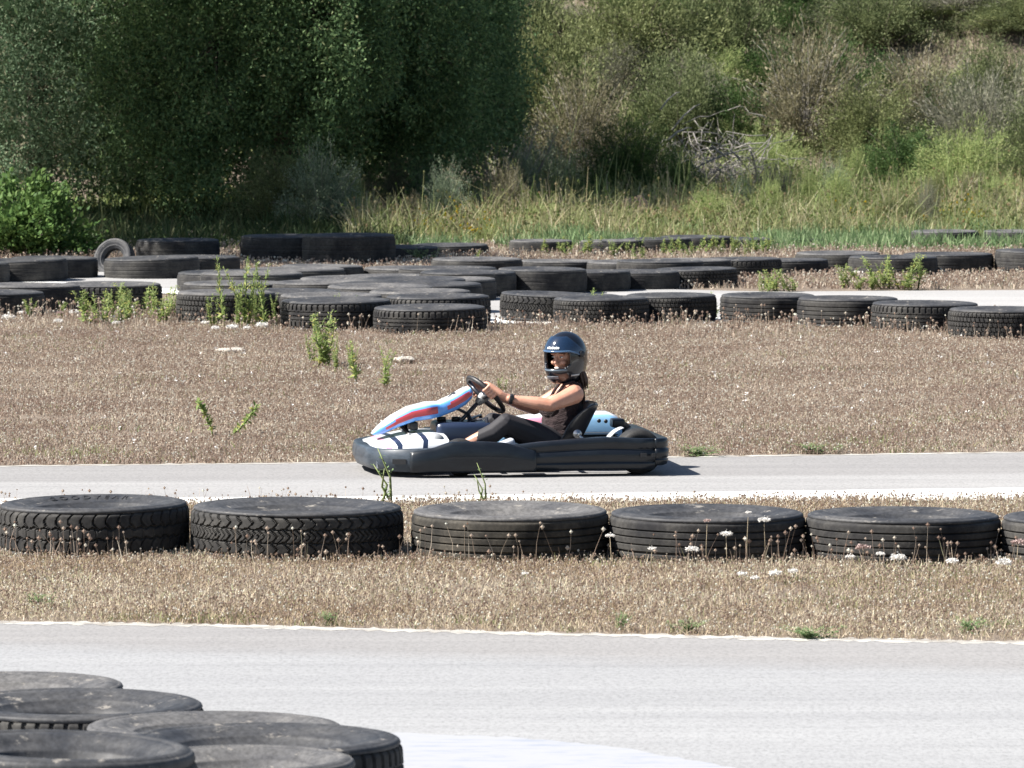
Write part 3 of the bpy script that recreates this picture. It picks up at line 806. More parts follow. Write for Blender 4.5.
def sp(name, label, px, base_Y, w_px, top_py, kind, **k):
    """shrub given by pixel centre, pixel width, pixel top and distance"""
    x = (px - 512) * base_Y / F; s = F / base_Y
    zt = at(px, top_py, base_Y).z
    return shrub(name, label, x, base_Y, w_px / 2 / s, max(zt - hz1(x, base_Y), .3) / 1.0, kind, **k)
GS = 'shrubs on the slope behind the track'
for a in [
 ('dark_shrub', 'dense dark green broom bush rising from the dry grass above the helmet', 632, 89.5, 112, 122, 'broom'),
 ('small_shrub', 'small round dark bush between the broom bush and the dead branches', 678, 88.5, 58, 155, 'dark'),
 ('grey_shrub', 'grey twiggy bush left behind the dark broom bush', 585, 96, 130, 75, 'brown'),
 ('shrub', 'pale green bush with dry twigs left below the grey twiggy bush', 545, 92.5, 95, 140, 'silver'),
 ('shrub', 'olive bush leaning over the dead branches from behind', 680, 98, 130, 60, 'olive'),
 ('shrub', 'dark olive bush directly behind the heap of dead branches', 735, 98.5, 130, 85, 'dark'),
 ('brown_shrub', 'tall brown and grey dry bush in the middle of the right scrub', 805, 98, 150, 30, 'brown'),
 ('shrub', 'yellow green bush at the foot of the brown dry bush', 770, 95, 80, 130, 'fennel'),
 ('shrub', 'yellow green shrub beside the brown dry bush, on its right', 870, 97, 120, 85, 'yellow'),
 ('shrub', 'dark shadowy bush low in the right scrub', 905, 95.5, 110, 130, 'dark'),
 ('shrub', 'fine green feathery bush low at the right, before the rusty grass', 965, 93, 110, 125, 'fennel'),
 ('grey_shrub', 'grey bush overhanging the dark hollow at the right edge', 985, 97.5, 150, 70, 'grey'),
 ('brown_shrub', 'dry brown bush in the right part of the scrub', 925, 99, 130, 50, 'brown'),
 ('shrub', 'olive bush at the right photo edge above the feathery bush', 1040, 95.5, 120, 110, 'olive'),
 ('shrub', 'sunlit yellow green bush right of the dark tree crown', 545, 99, 150, 20, 'yellow'),
 ('shrub', 'sunlit olive green bush high above the dark broom bush', 640, 102, 170, -20, 'yellow'),
 ('shrub', 'dark olive tall bush near the top of the photo, right of centre', 730, 103, 150, -30, 'olive'),
 ('grey_shrub', 'silvery grey bush near the top of the photo', 790, 106, 170, -50, 'silver'),
 ('shrub', 'olive bush near the top right, left of the grey dry hillside', 880, 104, 150, -20, 'olive'),
 ('grey_shrub', 'wiry grey bush on the hillside at the top right', 955, 105, 180, -30, 'grey'),
 ('shrub', 'yellowish bush at the top right corner', 1040, 104, 160, -10, 'yellow'),
 ('shrub', 'olive bush at the top between the tree and the sunlit bush', 500, 103, 150, -30, 'olive'),
 ('shrub', 'olive bush high behind the silvery grey one', 590, 107, 170, -60, 'olive'),
 ('grey_shrub', 'pale grey bush half hidden at the top, behind the dark tall bush', 690, 109, 170, -60, 'grey'),
 ('shrub', 'yellow green bush at the very top, left of the wiry grey hillside bush', 850, 110, 180, -60, 'yellow'),
 ('bright_bush', 'bright green leafy bush at the lower left edge before the dark trees', 18, 71.5, 150, 186, 'bright'),
 ('bright_bush', 'sunlit grey green bush under the dark tree, right side', 318, 82, 90, 152, 'silver'),
 ('bright_bush', 'low dark bush with a few sunlit sprays under the large tree', 285, 82.5, 110, 160, 'olive'),
]:
    sp(*a, group=GS if a[3] > 90 and a[0] != 'x' else None)
rf = random.Random(5)
for i in range(48):
    row = i % 4; px = 470 + (i // 4) * 52 + rf.uniform(-14, 14); Yb = (98.5, 101, 104.5, 109)[row] + rf.uniform(-.8, .8)
    sp(('shrub', 'scrub_bush')[0], 'bush among the mixed olive and grey scrub filling the slope', px, Yb, rf.uniform(70, 115), (100, 55, 5, -40)[row] + rf.uniform(-18, 18), rf.choice(['olive', 'yellow', 'grey', 'brown', 'grey', 'dark', 'fennel', 'dark']), group='scrub filling the slope')
rh = random.Random(9)
for i in range(34):
    px = 352 + i * 20.5 + rh.uniform(-12, 12); Yb = rh.uniform(79.5, 92)
    if px < 500: Yb = min(Yb, 86)
    if 575 < px < 700: Yb = max(Yb, 90.5)
    sp('herb_bush', 'wispy herb bush in the tall dry grass band before the scrub', px, Yb, rh.uniform(26, 58), W(512, 22 + 16800 / Yb).z * 0 + (22 + 16800 / Yb) - rh.uniform(28, 62), rh.choice(['fennel', 'fennel', 'silver', 'yellow', 'brown', 'grey']), group='herb bushes in the dry grass band', cat_='bush')
# far mass of scrub on the hill behind
rg = np.random.RandomState(55)
N = 600
cx = rg.uniform(-26, 26, N); cy = np.where(cx < -9, 95, 106) + rg.uniform(0, 1, N) ** 1.3 * 26
parts = []
for i in range(N):
    n = 700; r = rg.uniform(.8, 1.6)
    d = rg.normal(0, 1, (n, 3)); d /= np.linalg.norm(d, axis=1, keepdims=True); d[:, 2] = np.abs(d[:, 2])
    C = np.array([cx[i], cy[i], hz1(cx[i], cy[i])]) + d * r * rg.uniform(.6, 1.1, (n, 1))
    V, Q = leaves(C, .12, .055, rg, up=.3); parts.append((V, Q, rg.randint(0, 4)))
V, Q, mi = cat(parts)
link('distant_scrub', np_mesh('distant_scrub', V, Q, [MOL, MYG, MGR, MBR], mi), label='dense olive and grey scrub covering the hill behind the shrubs', cat='scrub', kind='stuff')

def tree(name, label, x, Y, lobes, trunk_h, tr, m, seed, L=.09, wd=.03, per=9000, group=None, droop=.5):
    """trunk, limbs and a crown of leafy sprays; lobes (dx, dy, z, rx, ry, rz, weight)"""
    g = np.random.RandomState(seed); root = empty(name, (x, Y, hz1(x, Y) - 0.02), 0, label=label, cat='tree', group=group)
    mb = MB()
    pts = [Vector((0, 0, 0)), Vector((.08, .05, trunk_h * .4)), Vector((-.05, 0, trunk_h * .75)), Vector((.05, 0, trunk_h))]
    mb.tube(pts, [tr, tr * .8, tr * .65, tr * .5], 10)
    for l in lobes:
        c = Vector(l[:3])
        b = Vector((0, 0, trunk_h * g.uniform(.5, .95)))
        mb.tube([b, b.lerp(c, .5) + Vector((0, 0, .3)), c], [tr * .35, tr * .22, tr * .08], 6)
        for q in range(7):
            e = c + Vector((g.uniform(-.6, .6) * l[3], g.uniform(-.6, .6) * l[4], g.uniform(-.5, .5) * l[5]))
            mb.tube([c.lerp(b, .2), c.lerp(e, .5), e], [tr * .1, tr * .06, .008], 4)
    mb.obj('trunk', BARK, root)
    parts = []
    for l in lobes:
        n = int(per * l[6]); ns = max(20, n // 100)
        d = g.normal(0, 1, (ns, 3)); d /= np.linalg.norm(d, axis=1, keepdims=True)
        rad = g.uniform(.45, 1.05, (ns, 1)) * (1 + .18 * np.sin(d[:, :1] * 5 + d[:, 1:2] * 4 + seed))
        sc = np.array(l[:3]) + d * rad * np.array(l[3:6])
        si = g.randint(0, ns, n)
        C = sc[si] + g.normal(0, 1, (n, 3)) * np.array([.10, .10, .15]) * (L / .07) * (1 + (l[7] - 1) * 1.0)
        C[:, 2] -= np.abs(g.normal(0, .12, n)); C[:, 2] = np.maximum(C[:, 2], .05)
        V, Q = leaves(C, L * l[7] * g.uniform(.6, 1.3, n), wd * l[7] * g.uniform(.6, 1.3, n), g, up=0, droop=droop); parts.append((V, Q, 0))
    V, Q, mi = cat(parts)
    link('crown', np_mesh('crown', V, Q, m), root)
    return root
TL = leaf_mat('tree_leaves_grey_green', [(0, (0.08, 0.14, 0.08)), (0.5, (0.16, 0.24, 0.14)), (0.9, (0.28, 0.36, 0.23)), (1, (0.38, 0.34, 0.23))], .4)
TD = leaf_mat('tree_leaves_dark', [(0, (0.065, 0.115, 0.058)), (0.5, (0.13, 0.215, 0.095)), (0.93, (0.25, 0.36, 0.16)), (1, (0.26, 0.24, 0.14))], .4)
GT = 'dark trees at the left behind the track'
tree('shade_tree', 'spreading tree beyond the left photo edge whose crown shades the tyre wall', -10.3, 77.5, [
    (3.9, -8.3, 4.9, 2.0, 1.8, 1.2, 2.3, 1.6), (2.4, -3.2, 4.9, 2.0, 2.2, 1.4, 2.2, 1.6), (2.2, 1.0, 5.2, 2.4, 2.8, 1.6, 2.6, 1.6), (1.6, 4.5, 5.0, 2.6, 2.4, 1.6, 2.4, 1.6)],
    3.6, .25, TD, 12, L=.075, wd=.03, per=9000)
tree('tree', 'grey green drooping tree at the left edge, its left side sunlit', -6.9, 87, [
    (0, -1.0, 2.0, 1.9, 2.2, 1.7, 5, 1), (-1.5, 0, 3.6, 2.2, 2.5, 1.8, 3, 1), (1.2, -.5, 3.0, 1.7, 2.0, 1.6, 4, 1), (.2, 0, 5.5, 2.8, 3.2, 2.0, 2.0, 1.5), (2.0, -2, 4.8, 1.7, 3, 1.4, 2.0, 1.4)],
    3.0, .22, TL, 3, L=.075, wd=.028, per=9000, group=GT)
tree('tree', 'large dark tree filling the upper left, foliage hanging almost to the ground', -3.2, 86, [
    (0, 0, 5.6, 3.4, 4.5, 2.2, 2.6, 1.5), (-4.2, -3.6, 4.9, 2.2, 2.6, 1.4, 2.2, 1.5), (.4, -1.6, 4.7, 1.8, 2.0, 1.4, 1.6, 1.5),
    (-1.2, -1.8, 2.3, 1.7, 1.0, 1.9, 5, 1), (.5, -2.2, 2.7, 1.3, .9, 1.6, 4, 1), (.7, .8, 2.6, 1.5, 1.5, 1.9, 4, 1), (2.2, 0, 2.55, 1.15, 1.6, 1.75, 4, 1), (.8, 2.0, 1.2, 2.2, 1.2, 1.3, 3, 1), (-2.2, 2, 1.4, 2, 1.2, 1.4, 3, 1)],
    4.2, .32, TD, 4, L=.075, wd=.028, per=9000, group=GT)
tree('tree', 'dark tree standing right beside the large one, over the dry grass', -1.25, 90, [
    (0, 0, 3.0, 1.1, 1.4, 1.9, 4, 1), (.9, -.4, 3.1, .5, .6, .5, .8, 1), (.8, -.2, 2.2, .45, .5, .4, .6, 1), (1.1, .1, 1.5, .3, .5, .5, .35, 1), (-.2, -.5, 5.0, 2.4, 3.0, 1.9, 2.4, 1.5), (.5, .3, 2.2, .9, 1.1, 1.3, 3, 1), (-1.0, 0, 1.8, .8, 1.0, 1.2, 2, 1)],
    3.4, .18, TD, 6, L=.07, wd=.026, per=9000, group=GT)
tree('tree', 'dark tree far back between the two left trees', -5.2, 93, [
    (0, 0, 2.2, 2.6, 1.6, 2.2, 6, 1.2), (0, 0, 5.5, 3.0, 2.5, 2.0, 2.4, 1.5), (3, 1, 2.4, 2.2, 1.3, 2.3, 5, 1.2)], 3.4, .25, TD, 8, L=.08, wd=.03, per=9000, group=GT)

# dead branches
g = np.random.RandomState(77); mb = MB()
p0 = Vector(((712 - 512) * 92 / F, 92, 0.1))
for i in range(260):
    c = p0 + Vector((g.normal() * .5, g.normal() * .4, abs(g.normal()) * .32 + .25))
    a = g.uniform(0, 6.28); l = g.uniform(.25, .8); d = Vector((math.cos(a), math.sin(a) * .5, g.normal() * .45)) * l
    q = [c - d * .5, c - d * .15 + Vector((g.normal(), g.normal(), g.normal())) * .05, c + d * .2 + Vector((g.normal(), g.normal(), g.normal())) * .06, c + d * .5 + Vector((0, 0, g.normal() * .12))]
    r = g.uniform(.004, .011); mb.tube(q, [r, r * .9, r * .7, r * .3], 4)
for (a, b, r) in [((668, 140), (692, 128), .02), ((700, 165), (760, 148), .018), ((750, 150), (757, 175), .02), ((672, 130), (700, 104), .016), ((660, 110), (680, 92), .014), ((730, 150), (750, 175), .016), ((690, 160), (700, 190), .018)]:
    A, B = at(a[0], a[1], 91.4), at(b[0], b[1], 91.7)
    mb.tube([A, A.lerp(B, .4) + Vector((0, 0, .05)), A.lerp(B, .8) + Vector((0, 0, .04)), B], [r, r * .85, r * .6, r * .3], 6)
mb.obj('dead_branches', PALEBARK, label='heap of bare grey dead branches lying in the scrub, right of the dark bush', cat='branches')
g = np.random.RandomState(79); mb = MB()
p0 = Vector(((500 - 512) * 92 / F, 91, 0.0))
for i in range(110):
    c = p0 + Vector((g.normal() * .28, g.normal() * .3, 0)); a = g.uniform(0, 6.28); l = g.uniform(.5, 1.4)
    d = Vector((math.cos(a) * .5, math.sin(a) * .4, 1)) * l; r = g.uniform(.004, .012)
    mb.tube([c, c + d * .4, c + d * .75 + Vector((g.normal(), g.normal(), 0)) * .08, c + d + Vector((g.normal(), g.normal(), 0)) * .15], [r, r * .8, r * .6, r * .3], 4)
mb.obj('dead_shrub', PALEBARK, label='bare grey dead shrub between the dark tree and the green bushes', cat='shrub')

# ---------------------------------------------------------------- weeds: upright stems set with leaves
def weed_meshes(seed, nst, leaves_n, ll, lw, spread=.25, m=None, curve=.15, foot=.25):
    g = np.random.RandomState(seed); mb = MB(); Cs = []; Ds = []
    for s in range(nst):
        a = g.uniform(0, 6.28); r = g.uniform(0, foot) ; hgt = g.uniform(.6, 1) if s else 1.0
        b = Vector((math.cos(a) * r, math.sin(a) * r, 0)); e = b + Vector((g.normal() * curve, g.normal() * curve, hgt))
        md = b.lerp(e, .5) + Vector((g.normal(), g.normal(), 0)) * curve * .3
        pts = [b, b.lerp(md, .5), md, md.lerp(e, .55), e]; mb.tube(pts, [.012, .011, .009, .007, .003], 4)
        for i in range(leaves_n):
            t = g.uniform(.08, 1) ; k = min(int(t * 4), 3); u = t * 4 - k
            p = pts[k].lerp(pts[k + 1], u); f = 1.15 - .75 * t
            aa = g.uniform(0, 6.28); Ds.append((math.cos(aa), math.sin(aa), .5)); Cs.append(tuple(p + Vector((g.normal(), g.normal(), g.normal())) * .012) + (f,))
    Cs = np.array(Cs); Ds = np.array(Ds)
    V, Q = leaves(Cs[:, :3], ll * Cs[:, 3], lw * Cs[:, 3], g, up=.2, D=Ds, horiz=True)
    return np_mesh('leaves', V, Q, m or WEED), mb.mesh('stem', STEM)
WP = [weed_meshes(100, 1, 110, .17, .05, m=WEED), weed_meshes(101, 5, 90, .13, .04, foot=.16), weed_meshes(102, 9, 80, .12, .038, foot=.35),
      weed_meshes(103, 3, 80, .13, .04, foot=.1), weed_meshes(104, 14, 26, .25, .06, foot=.3, curve=.4, m=GREEN), weed_meshes(105, 3, 9, .10, .03, foot=.08, m=GREEN)]
def weed(name, label, px, base, top_py, w, kind, group=None):
    p = W(px, base); h = at(px, top_py, p.y).z; ms = WP[kind]
    root = empty(name, (p.x, p.y, 0), random.uniform(0, 6.28), label=label, cat='weed', group=group)
    wr = w * p.y / F; base_w = [.5, .75, 1.1, .6, 1.3, .5][kind]
    root.scale = (wr * 1.9 / base_w, wr * 1.9 / base_w, max(h, .06) * 1.08)
    link('stem', ms[1], root); link('leaves', ms[0], root)
    return root
GW = 'leafy green weeds'
for a in [
 ('weed', 'big leafy yellow green weed left of centre before the middle tyre heap', 326, 368, 316, 34, 1),
 ('weed', 'narrow leafy weed stem just right of the big leafy one', 356, 385, 344, 17, 0),
 ('weed', 'short branching weed rightmost of three in the middle grass strip', 383, 389, 349, 20, 3),
 ('weed', 'tall weed stalk leftmost of three before the pale tyre', 223, 330, 263, 13, 0),
 ('weed', 'tall leafy weed in the middle of three before the tyres', 245, 330, 264, 26, 1),
 ('weed', 'tall weed stalk rightmost of three before the tyres', 266, 330, 268, 20, 3),
 ('weed', 'leafy clump low at the left of the heap, by the dark opening', 100, 325, 292, 44, 2),
 ('weed', 'leafy clump at the heap, right of the dark opening', 145, 318, 285, 46, 2),
 ('weed', 'bushy little weed under the left part of the heap', 165, 324, 300, 28, 1),
 ('weed', 'low leafy weed just before the front tyre with white flowers', 348, 322, 298, 36, 1),
 ('weed', 'weed growing between the slanted tread tyre and the next', 594, 321, 290, 16, 3),
 ('weed', 'weed leaning left before the front curve tyres', 620, 321, 302, 16, 3),
 ('weed', 'leafy weed clump before the dark side of the front curve tyre', 692, 319, 303, 40, 2),
 ('weed', 'upright weed at the right of the leafy clump', 716, 318, 294, 12, 0),
 ('weed', 'broad pale weed left of the ribbed front curve tyre', 776, 291, 270, 36, 2),
 ('weed', 'small weed on the dry strip below the pale raised tyre', 846, 288, 266, 18, 1),
 ('weed', 'broad leafy weed at the edge of the far track', 896, 289, 256, 48, 2),
 ('weed', 'small yellow weed growing on the back of the heap', 475, 268, 252, 12, 0),
 ('weed', 'small weed seen between the arms and the knees of the driver', 502, 392, 378, 12, 3),
 ('thin_weed', 'thin green weed in front of the kart nose', 389, 506, 452, 34, 5),
 ('thin_weed', 'thin green weed before the middle of the kart', 484, 505, 466, 22, 5),
 ('green_tuft', 'round green tuft low on the near verge at the left', 38, 606, 595, 22, 4),
 ('green_tuft', 'green sprig on the near verge below the middle tyres', 621, 629, 612, 14, 4),
 ('green_tuft', 'pale green tuft at the road edge right of centre', 815, 639, 626, 34, 4),
 ('green_tuft', 'faint green tuft at the road edge, far right', 968, 632, 620, 30, 4),
 ('green_tuft', 'tiny green tuft by the road edge in the middle', 685, 632, 627, 22, 4),
 ('green_tuft', 'small green tuft by the road edge below the chevron tyre', 330, 624, 615, 16, 4),
 ('green_tuft', 'green tuft at the far track edge right of the kart', 697, 456, 446, 30, 4),
 ('green_tuft', 'green tuft at the far track edge farther right', 816, 453, 444, 28, 4),
 ('green_tuft', 'green tuft before the low black tyre', 423, 263, 248, 18, 4),
]:
    weed(*a, group=GW)
rw = random.Random(31)
for px, base, h_ in [(86, 322, 22), (112, 320, 28), (128, 322, 30), (155, 320, 30), (172, 318, 22), (236, 329, 44), (256, 329, 48), (276, 329, 34), (212, 328, 32), (312, 364, 30), (336, 372, 34), (322, 350, 30), (352, 372, 26), (318, 326, 22), (360, 324, 18), (340, 326, 30), (60, 318, 16), (30, 318, 18)]:
    weed('weed', 'thin wispy weed among the leafy clumps at the left of the middle tyre heap', px, base, base - h_, rw.uniform(9, 16), rw.choice([1, 3, 3]), group='wispy weeds before the middle tyre heap')
for px, base, h_ in [(668, 320, 14), (704, 320, 18), (640, 262, 14), (764, 292, 16), (790, 292, 14), (872, 290, 18), (910, 290, 20), (884, 288, 26), (858, 290, 12)]:
    weed('weed', 'small leafy weed among the clumps around the front curve and far track edge', px, base, base - h_, rw.uniform(10, 18), rw.choice([1, 3, 2]), group='small weeds by the far track')
# the two curved stems leaning apart
for (b, t, c, lab) in [((213, 438), (197, 402), (210, 415), 'curved weed stem leaning left on the middle grass strip'), ((228, 438), (257, 404), (247, 425), 'curved weed stem leaning right on the middle grass strip')]:
    p = W(*b); e = at(t[0], t[1], p.y); cc = at(c[0], c[1], p.y)
    root = empty('weed', tuple(p), label=lab, cat='weed', group=GW); mb = MB()
    pts = [(1 - u) ** 2 * p + 2 * u * (1 - u) * cc + u * u * e - p for u in [i / 8 for i in range(9)]]
    mb.tube(pts, .006, 5); mb.obj('stem', STEM, root)
    C = np.array([tuple(pts[min(int(u * 8), 7)].lerp(pts[min(int(u * 8), 7) + 1], u * 8 % 1 if u < 1 else 1)) for u in rng.uniform(.15, .98, 80)])
    D = rng.normal(0, 1, (80, 3)); V, Q = leaves(C, .05, .024, rng, up=.3, D=D, horiz=True)
    link('leaves', np_mesh('leaves', V, Q, WEED), root)
# leafy herbs in front of the farthest row
GH = 'upright herbs before the farthest tyre row'
rg = random.Random(21)
for i in range(30):
    px = 548 + i * 7.6 + rg.uniform(-4, 4)
    weed('herb', 'small upright leafy herb in the line before the farthest tyre row', px, rg.uniform(252, 259), rg.uniform(234, 243), rg.uniform(9, 15), rg.choice([0, 3, 1]), group=GH)

# ---------------------------------------------------------------- white umbel flowers
def umbel(seed, n=16, m=WHITE):
    g = np.random.RandomState(seed); mb = MB()
    mb.tube([(0, 0, 0), (.03, .01, .45), (0, 0, .92)], [.012, .01, .007], 4)
    a = g.uniform(0, 2 * PI, n * 14); r = np.sqrt(g.uniform(0, 1, n * 14))
    C = np.stack([np.cos(a) * r * .5, np.sin(a) * r * .5, 1 + .05 * g.normal(size=n * 14) - .1 * r * r], -1)
    V, Q = leaves(C, .16, .13, g, up=.2)
    hm = np_mesh('flower_head', V, Q, m)
    return hm, mb.mesh('stem', DSTEM)
UM = [umbel(1), umbel(2), umbel(3, m=PINK)]
def flower(px, py, wpx, base, label, group, pink=False):
    p = W(px, base); z = max(at(px, py, p.y).z, .04); s = wpx * p.y / F
    hm, st = UM[2] if pink else random.choice(UM[:2])
    root = empty('wildflower', (p.x, p.y, 0), random.uniform(0, 6), label=label, cat='flower', group=group)
    h = link('flower_head', hm, root); st_ = link('stem', st, root)
    h.scale = (s, s, s); h.location = (0, 0, z - s); st_.scale = (.2, .2, z)
gf = 'white umbel flowers before the near tyres'
for px, py, w_, pk, lab in [
    (692, 548, 13, 0, 'flat white umbel flower low before the dark gap left of the kart-tail tyre'), (707, 520, 7, 1, 'faded pink round flower on a tall stem before the ribbed tyre'),
    (726, 533, 12, 0, 'white umbel on a leaning stem before the ribbed tyre with flowers'), (764, 519, 12, 0, 'tallest white umbel before the dark side of a near tyre'),
    (748, 512, 6, 0, 'small white flower tip above the tallest umbel'), (742, 573, 10, 0, 'white flower low in the dry grass, leftmost of the low cluster'), (755, 577, 9, 0, 'white flower low in the dry grass, middle of the low cluster'),
    (775, 572, 12, 0, 'wide white flower low in the dry grass, right in the low cluster'), (793, 570, 10, 0, 'white flower low at the foot of the tyre gap'),
    (863, 546, 14, 1, 'greyish dry umbel before the second tyre from the right'), (850, 556, 9, 0, 'small white umbel left of the dry greyish one'), (880, 553, 9, 0, 'small white umbel right of the dry greyish one'),
    (898, 556, 15, 0, 'large white umbel before the second tyre from the right'), (952, 560, 12, 0, 'white umbel before the dark end of the second tyre from the right'),
    (1004, 561, 16, 0, 'wide white umbel by the gap before the rightmost tyre'), (1018, 541, 14, 1, 'pale umbel before the tyre at the right edge'),
    (610, 535, 9, 0, 'pale flower before the left end of the kart-tail tyre'), (652, 548, 8, 0, 'small flat pale flower between the two ribbed tyres'), (525, 573, 7, 0, 'single small white flower in the dry grass below the brownish tyre')]:
    flower(px, py, w_, py + 12 if py > 565 else 574, lab, gf, bool(pk))
gf2 = 'small white flowers before the middle tyre heap'
for px, py in [(22, 312), (8, 316), (38, 309), (60, 312), (74, 311), (124, 309), (116, 322), (58, 320), (215, 327), (205, 322), (232, 326), (247, 327), (262, 324), (272, 321), (285, 309), (320, 313), (352, 316), (366, 315), (372, 312),
               (402, 319), (396, 320), (420, 320), (428, 321), (444, 319), (478, 318), (648, 311), (668, 313), (722, 308), (777, 316), (800, 317), (841, 315), (884, 320), (858, 272), (806, 270), (924, 318), (926, 324), (990, 316), (1008, 312), (846, 261), (975, 261), (1000, 268)]:
    flower(px, py, rg.uniform(7, 13), (py + 8 if py > 290 else py + 5), 'small white flower head among the dry stems before the middle tyres', gf2, rg.random() < .12)
# scattered little white heads in the grass
P = clear(scatter([(p[0], p[1] - 3) for p in E_RF], E_MF, 1.6, rng), 0); P[:, 2] = .055
V, Q = leaves(np.repeat(P, 5, 0) + rng.normal(0, .007, (len(P) * 5, 3)), .014, .012, rng); 
link('tiny_flowers', np_mesh('tiny_flowers', V, Q, WHITE), label='tiny white flowers sprinkled through the dry grass strip', cat='flowers', kind='stuff')
# pale flat stones
STONE = soil('pale_stone', ((0.26, 0.235, 0.20), (0.36, 0.33, 0.285), (0.44, 0.41, 0.36)), 6)
for px, py, w_, lab in [(232, 354, 30, 'pale flat stone slab lying in the grass strip below the left tyres'), (405, 363, 22, 'pale flat stone in the grass strip right of the leafy weeds')]:
    p = W(px, py); s = w_ * p.y / F; bm = bmesh.new(); bmesh.ops.create_icosphere(bm, subdivisions=3, radius=.5)
    for v in bm.verts:
        v.co *= 1 + .18 * math.sin(v.co.x * 9 + px) * math.cos(v.co.y * 7 + px)
        v.co = Vector((v.co.x * s, v.co.y * s * .9, v.co.z * .055))
    me = bpy.data.meshes.new('flat_stone'); bm.to_mesh(me); bm.free(); me.materials.append(STONE)
    o = link('flat_stone', me, label=lab, cat='stone', group='pale stones in the middle grass strip'); o.location = (p.x, p.y, .028)
# bare soil mound
p = W(632, 222); bm = bmesh.new(); bmesh.ops.create_icosphere(bm, subdivisions=4, radius=1)
for v in bm.verts:
    v.co *= 1 + .1 * math.sin(v.co.x * 6) * math.cos(v.co.y * 5) + .04 * math.sin(v.co.z * 17 + v.co.x * 13)
    v.co = Vector((v.co.x * .38, v.co.y * .4, v.co.z * .30))
me = bpy.data.meshes.new('soil_mound'); bm.to_mesh(me); bm.free(); me.materials.append(soil('reddish_soil', ((0.22, 0.14, 0.09), (0.32, 0.22, 0.15), (0.38, 0.28, 0.20)), 5))
o = link('soil_mound', me, kind='structure'); o.location = (p.x, p.y, .05)
# ---------------------------------------------------------------- go-kart (local frame: forward -X, near side -Y)
def lx(px): return (px - 509.5) / 160.0
def lz(py): return 2.8 - (py - 22) / 160.0
def nz(py): return 2.8 - (py - 22) / 162.6        # for points on the near side
YAW = math.radians(8)
KX = (509.5 - 512) / 160.0
K = empty('go_kart', (KX, 37.5, 0.004), YAW, label='low racing go-kart with black bumpers and white, blue and red front fairing', cat='go-kart')

def plastic(name, c, c2, rough=0.42, coat=0.2):
    m, nt, b = new_mat(name); b.inputs['Specular IOR Level'].default_value = .3 if c[0] < .1 else .5
    f = ramp(nt, noise(nt, 5, 7, 0.7, mapscale=(1, 1, 2.2)), [(0.42, (0, 0, 0)), (0.68, (1, 1, 1))])
    nt.links.new(mix(nt, f, c, c2), b.inputs['Base Color']); b.inputs['Roughness'].default_value = rough
    b.inputs['Coat Weight'].default_value = coat
    bump(nt, b, noise(nt, 60, 3, .7), .08, .002); return m
KP = plastic('bumper_plastic', (0.005, 0.007, 0.011), (0.011, 0.015, 0.020), .36)
KPN = plastic('scuffed_bumper_plastic', (0.018, 0.026, 0.036), (0.055, 0.068, 0.085), .45)
KW = plastic('white_fairing', (0.72, 0.74, 0.76), (0.62, 0.64, 0.67), .3, .4)
KB = mat('blue_fairing', (0.10, 0.28, 0.66), .3, coat=.4)
KLB = mat('light_blue_fairing', (0.28, 0.52, 0.78), .3, coat=.4)
KR = mat('red_fairing', (0.42, 0.05, 0.06), .3, coat=.4)
KPK = mat('pink_stripe', (0.72, 0.30, 0.42), .35)
KBL = mat('black_plastic', (0.014, 0.014, 0.016), .4)
KNV = mat('navy_plastic', (0.015, 0.025, 0.055), .35, coat=.2)
KST = mat('bare_steel', (0.55, 0.55, 0.55), .3, metal=.9)
KFR = mat('frame_paint', (0.02, 0.022, 0.03), .35, coat=.3)
KTY = rubber('kart_tyre_rubber', (0.014, 0.014, 0.015), (0.04, 0.038, 0.036), .35, .75, 12, .7, False)
KTX = mat('kart_mark', (0.015, 0.015, 0.02), .5)
KRED = mat('red_wire', (0.6, 0.03, 0.02), .4)

# perimeter path (rounded rectangle) and bumper sections
LXF, LXR, LY = -0.930, 0.878, 0.665
def perim(t):
    """t in [0,4): near side from nose to tail is t 0.5..1.5; returns point, outward normal"""
    pts = PERIM; n = len(pts); u = (t % 1.0) * n; i = int(u); f = u - i
    a, b = pts[i % n], pts[(i + 1) % n]
    p = a.lerp(b, f); d = (pts[(i + 2) % n].lerp(pts[(i + 3) % n], f) - pts[(i - 2) % n].lerp(pts[(i - 1) % n], f)).normalized()
    return p, Vector((-d.y, d.x)) * -1
PERIM = []
def arc(cx, cy, r, a0, a1, n, ry=None):
    for i in range(n):
        a = math.radians(a0 + (a1 - a0) * i / n); PERIM.append(Vector((cx + r * math.cos(a), cy + (ry or r) * math.sin(a))))
def seg(a, b, n):
    for i in range(n): PERIM.append(Vector(a).lerp(Vector(b), i / n))
# start at nose centre going towards the near side (-Y), then tail, far side, back
seg((LXF, 0), (LXF + .02, -.30), 12); arc(LXF + .34, -.30, .32, 180, 270, 14, .34)
seg((LXF + .34, -.64), (-.10, -LY), 16); seg((-.10, -LY), (.70, -LY), 24); arc(LXR - .07, -LY + .08, .07, 270, 360, 8, .08)
seg((LXR, -LY + .08), (LXR, LY - .08), 24); arc(LXR - .07, LY - .08, .07, 0, 90, 8, .08)
seg((.70, LY), (-.10, LY), 24); seg((-.10, LY), (LXF + .34, .64), 16); arc(LXF + .34, .30, .32, 90, 180, 14, .34); seg((LXF + .02, .30), (LXF, 0), 12)
NP_ = len(PERIM)
def idx_x(x, near=True):
    """path parameter where the near/far side has this x"""
    best = min(range(NP_), key=lambda i: abs(PERIM[i].x - x) + (0 if ((PERIM[i].y < 0) == near) else 9) + (0 if abs(PERIM[i].y) > .3 else 3))
    return best
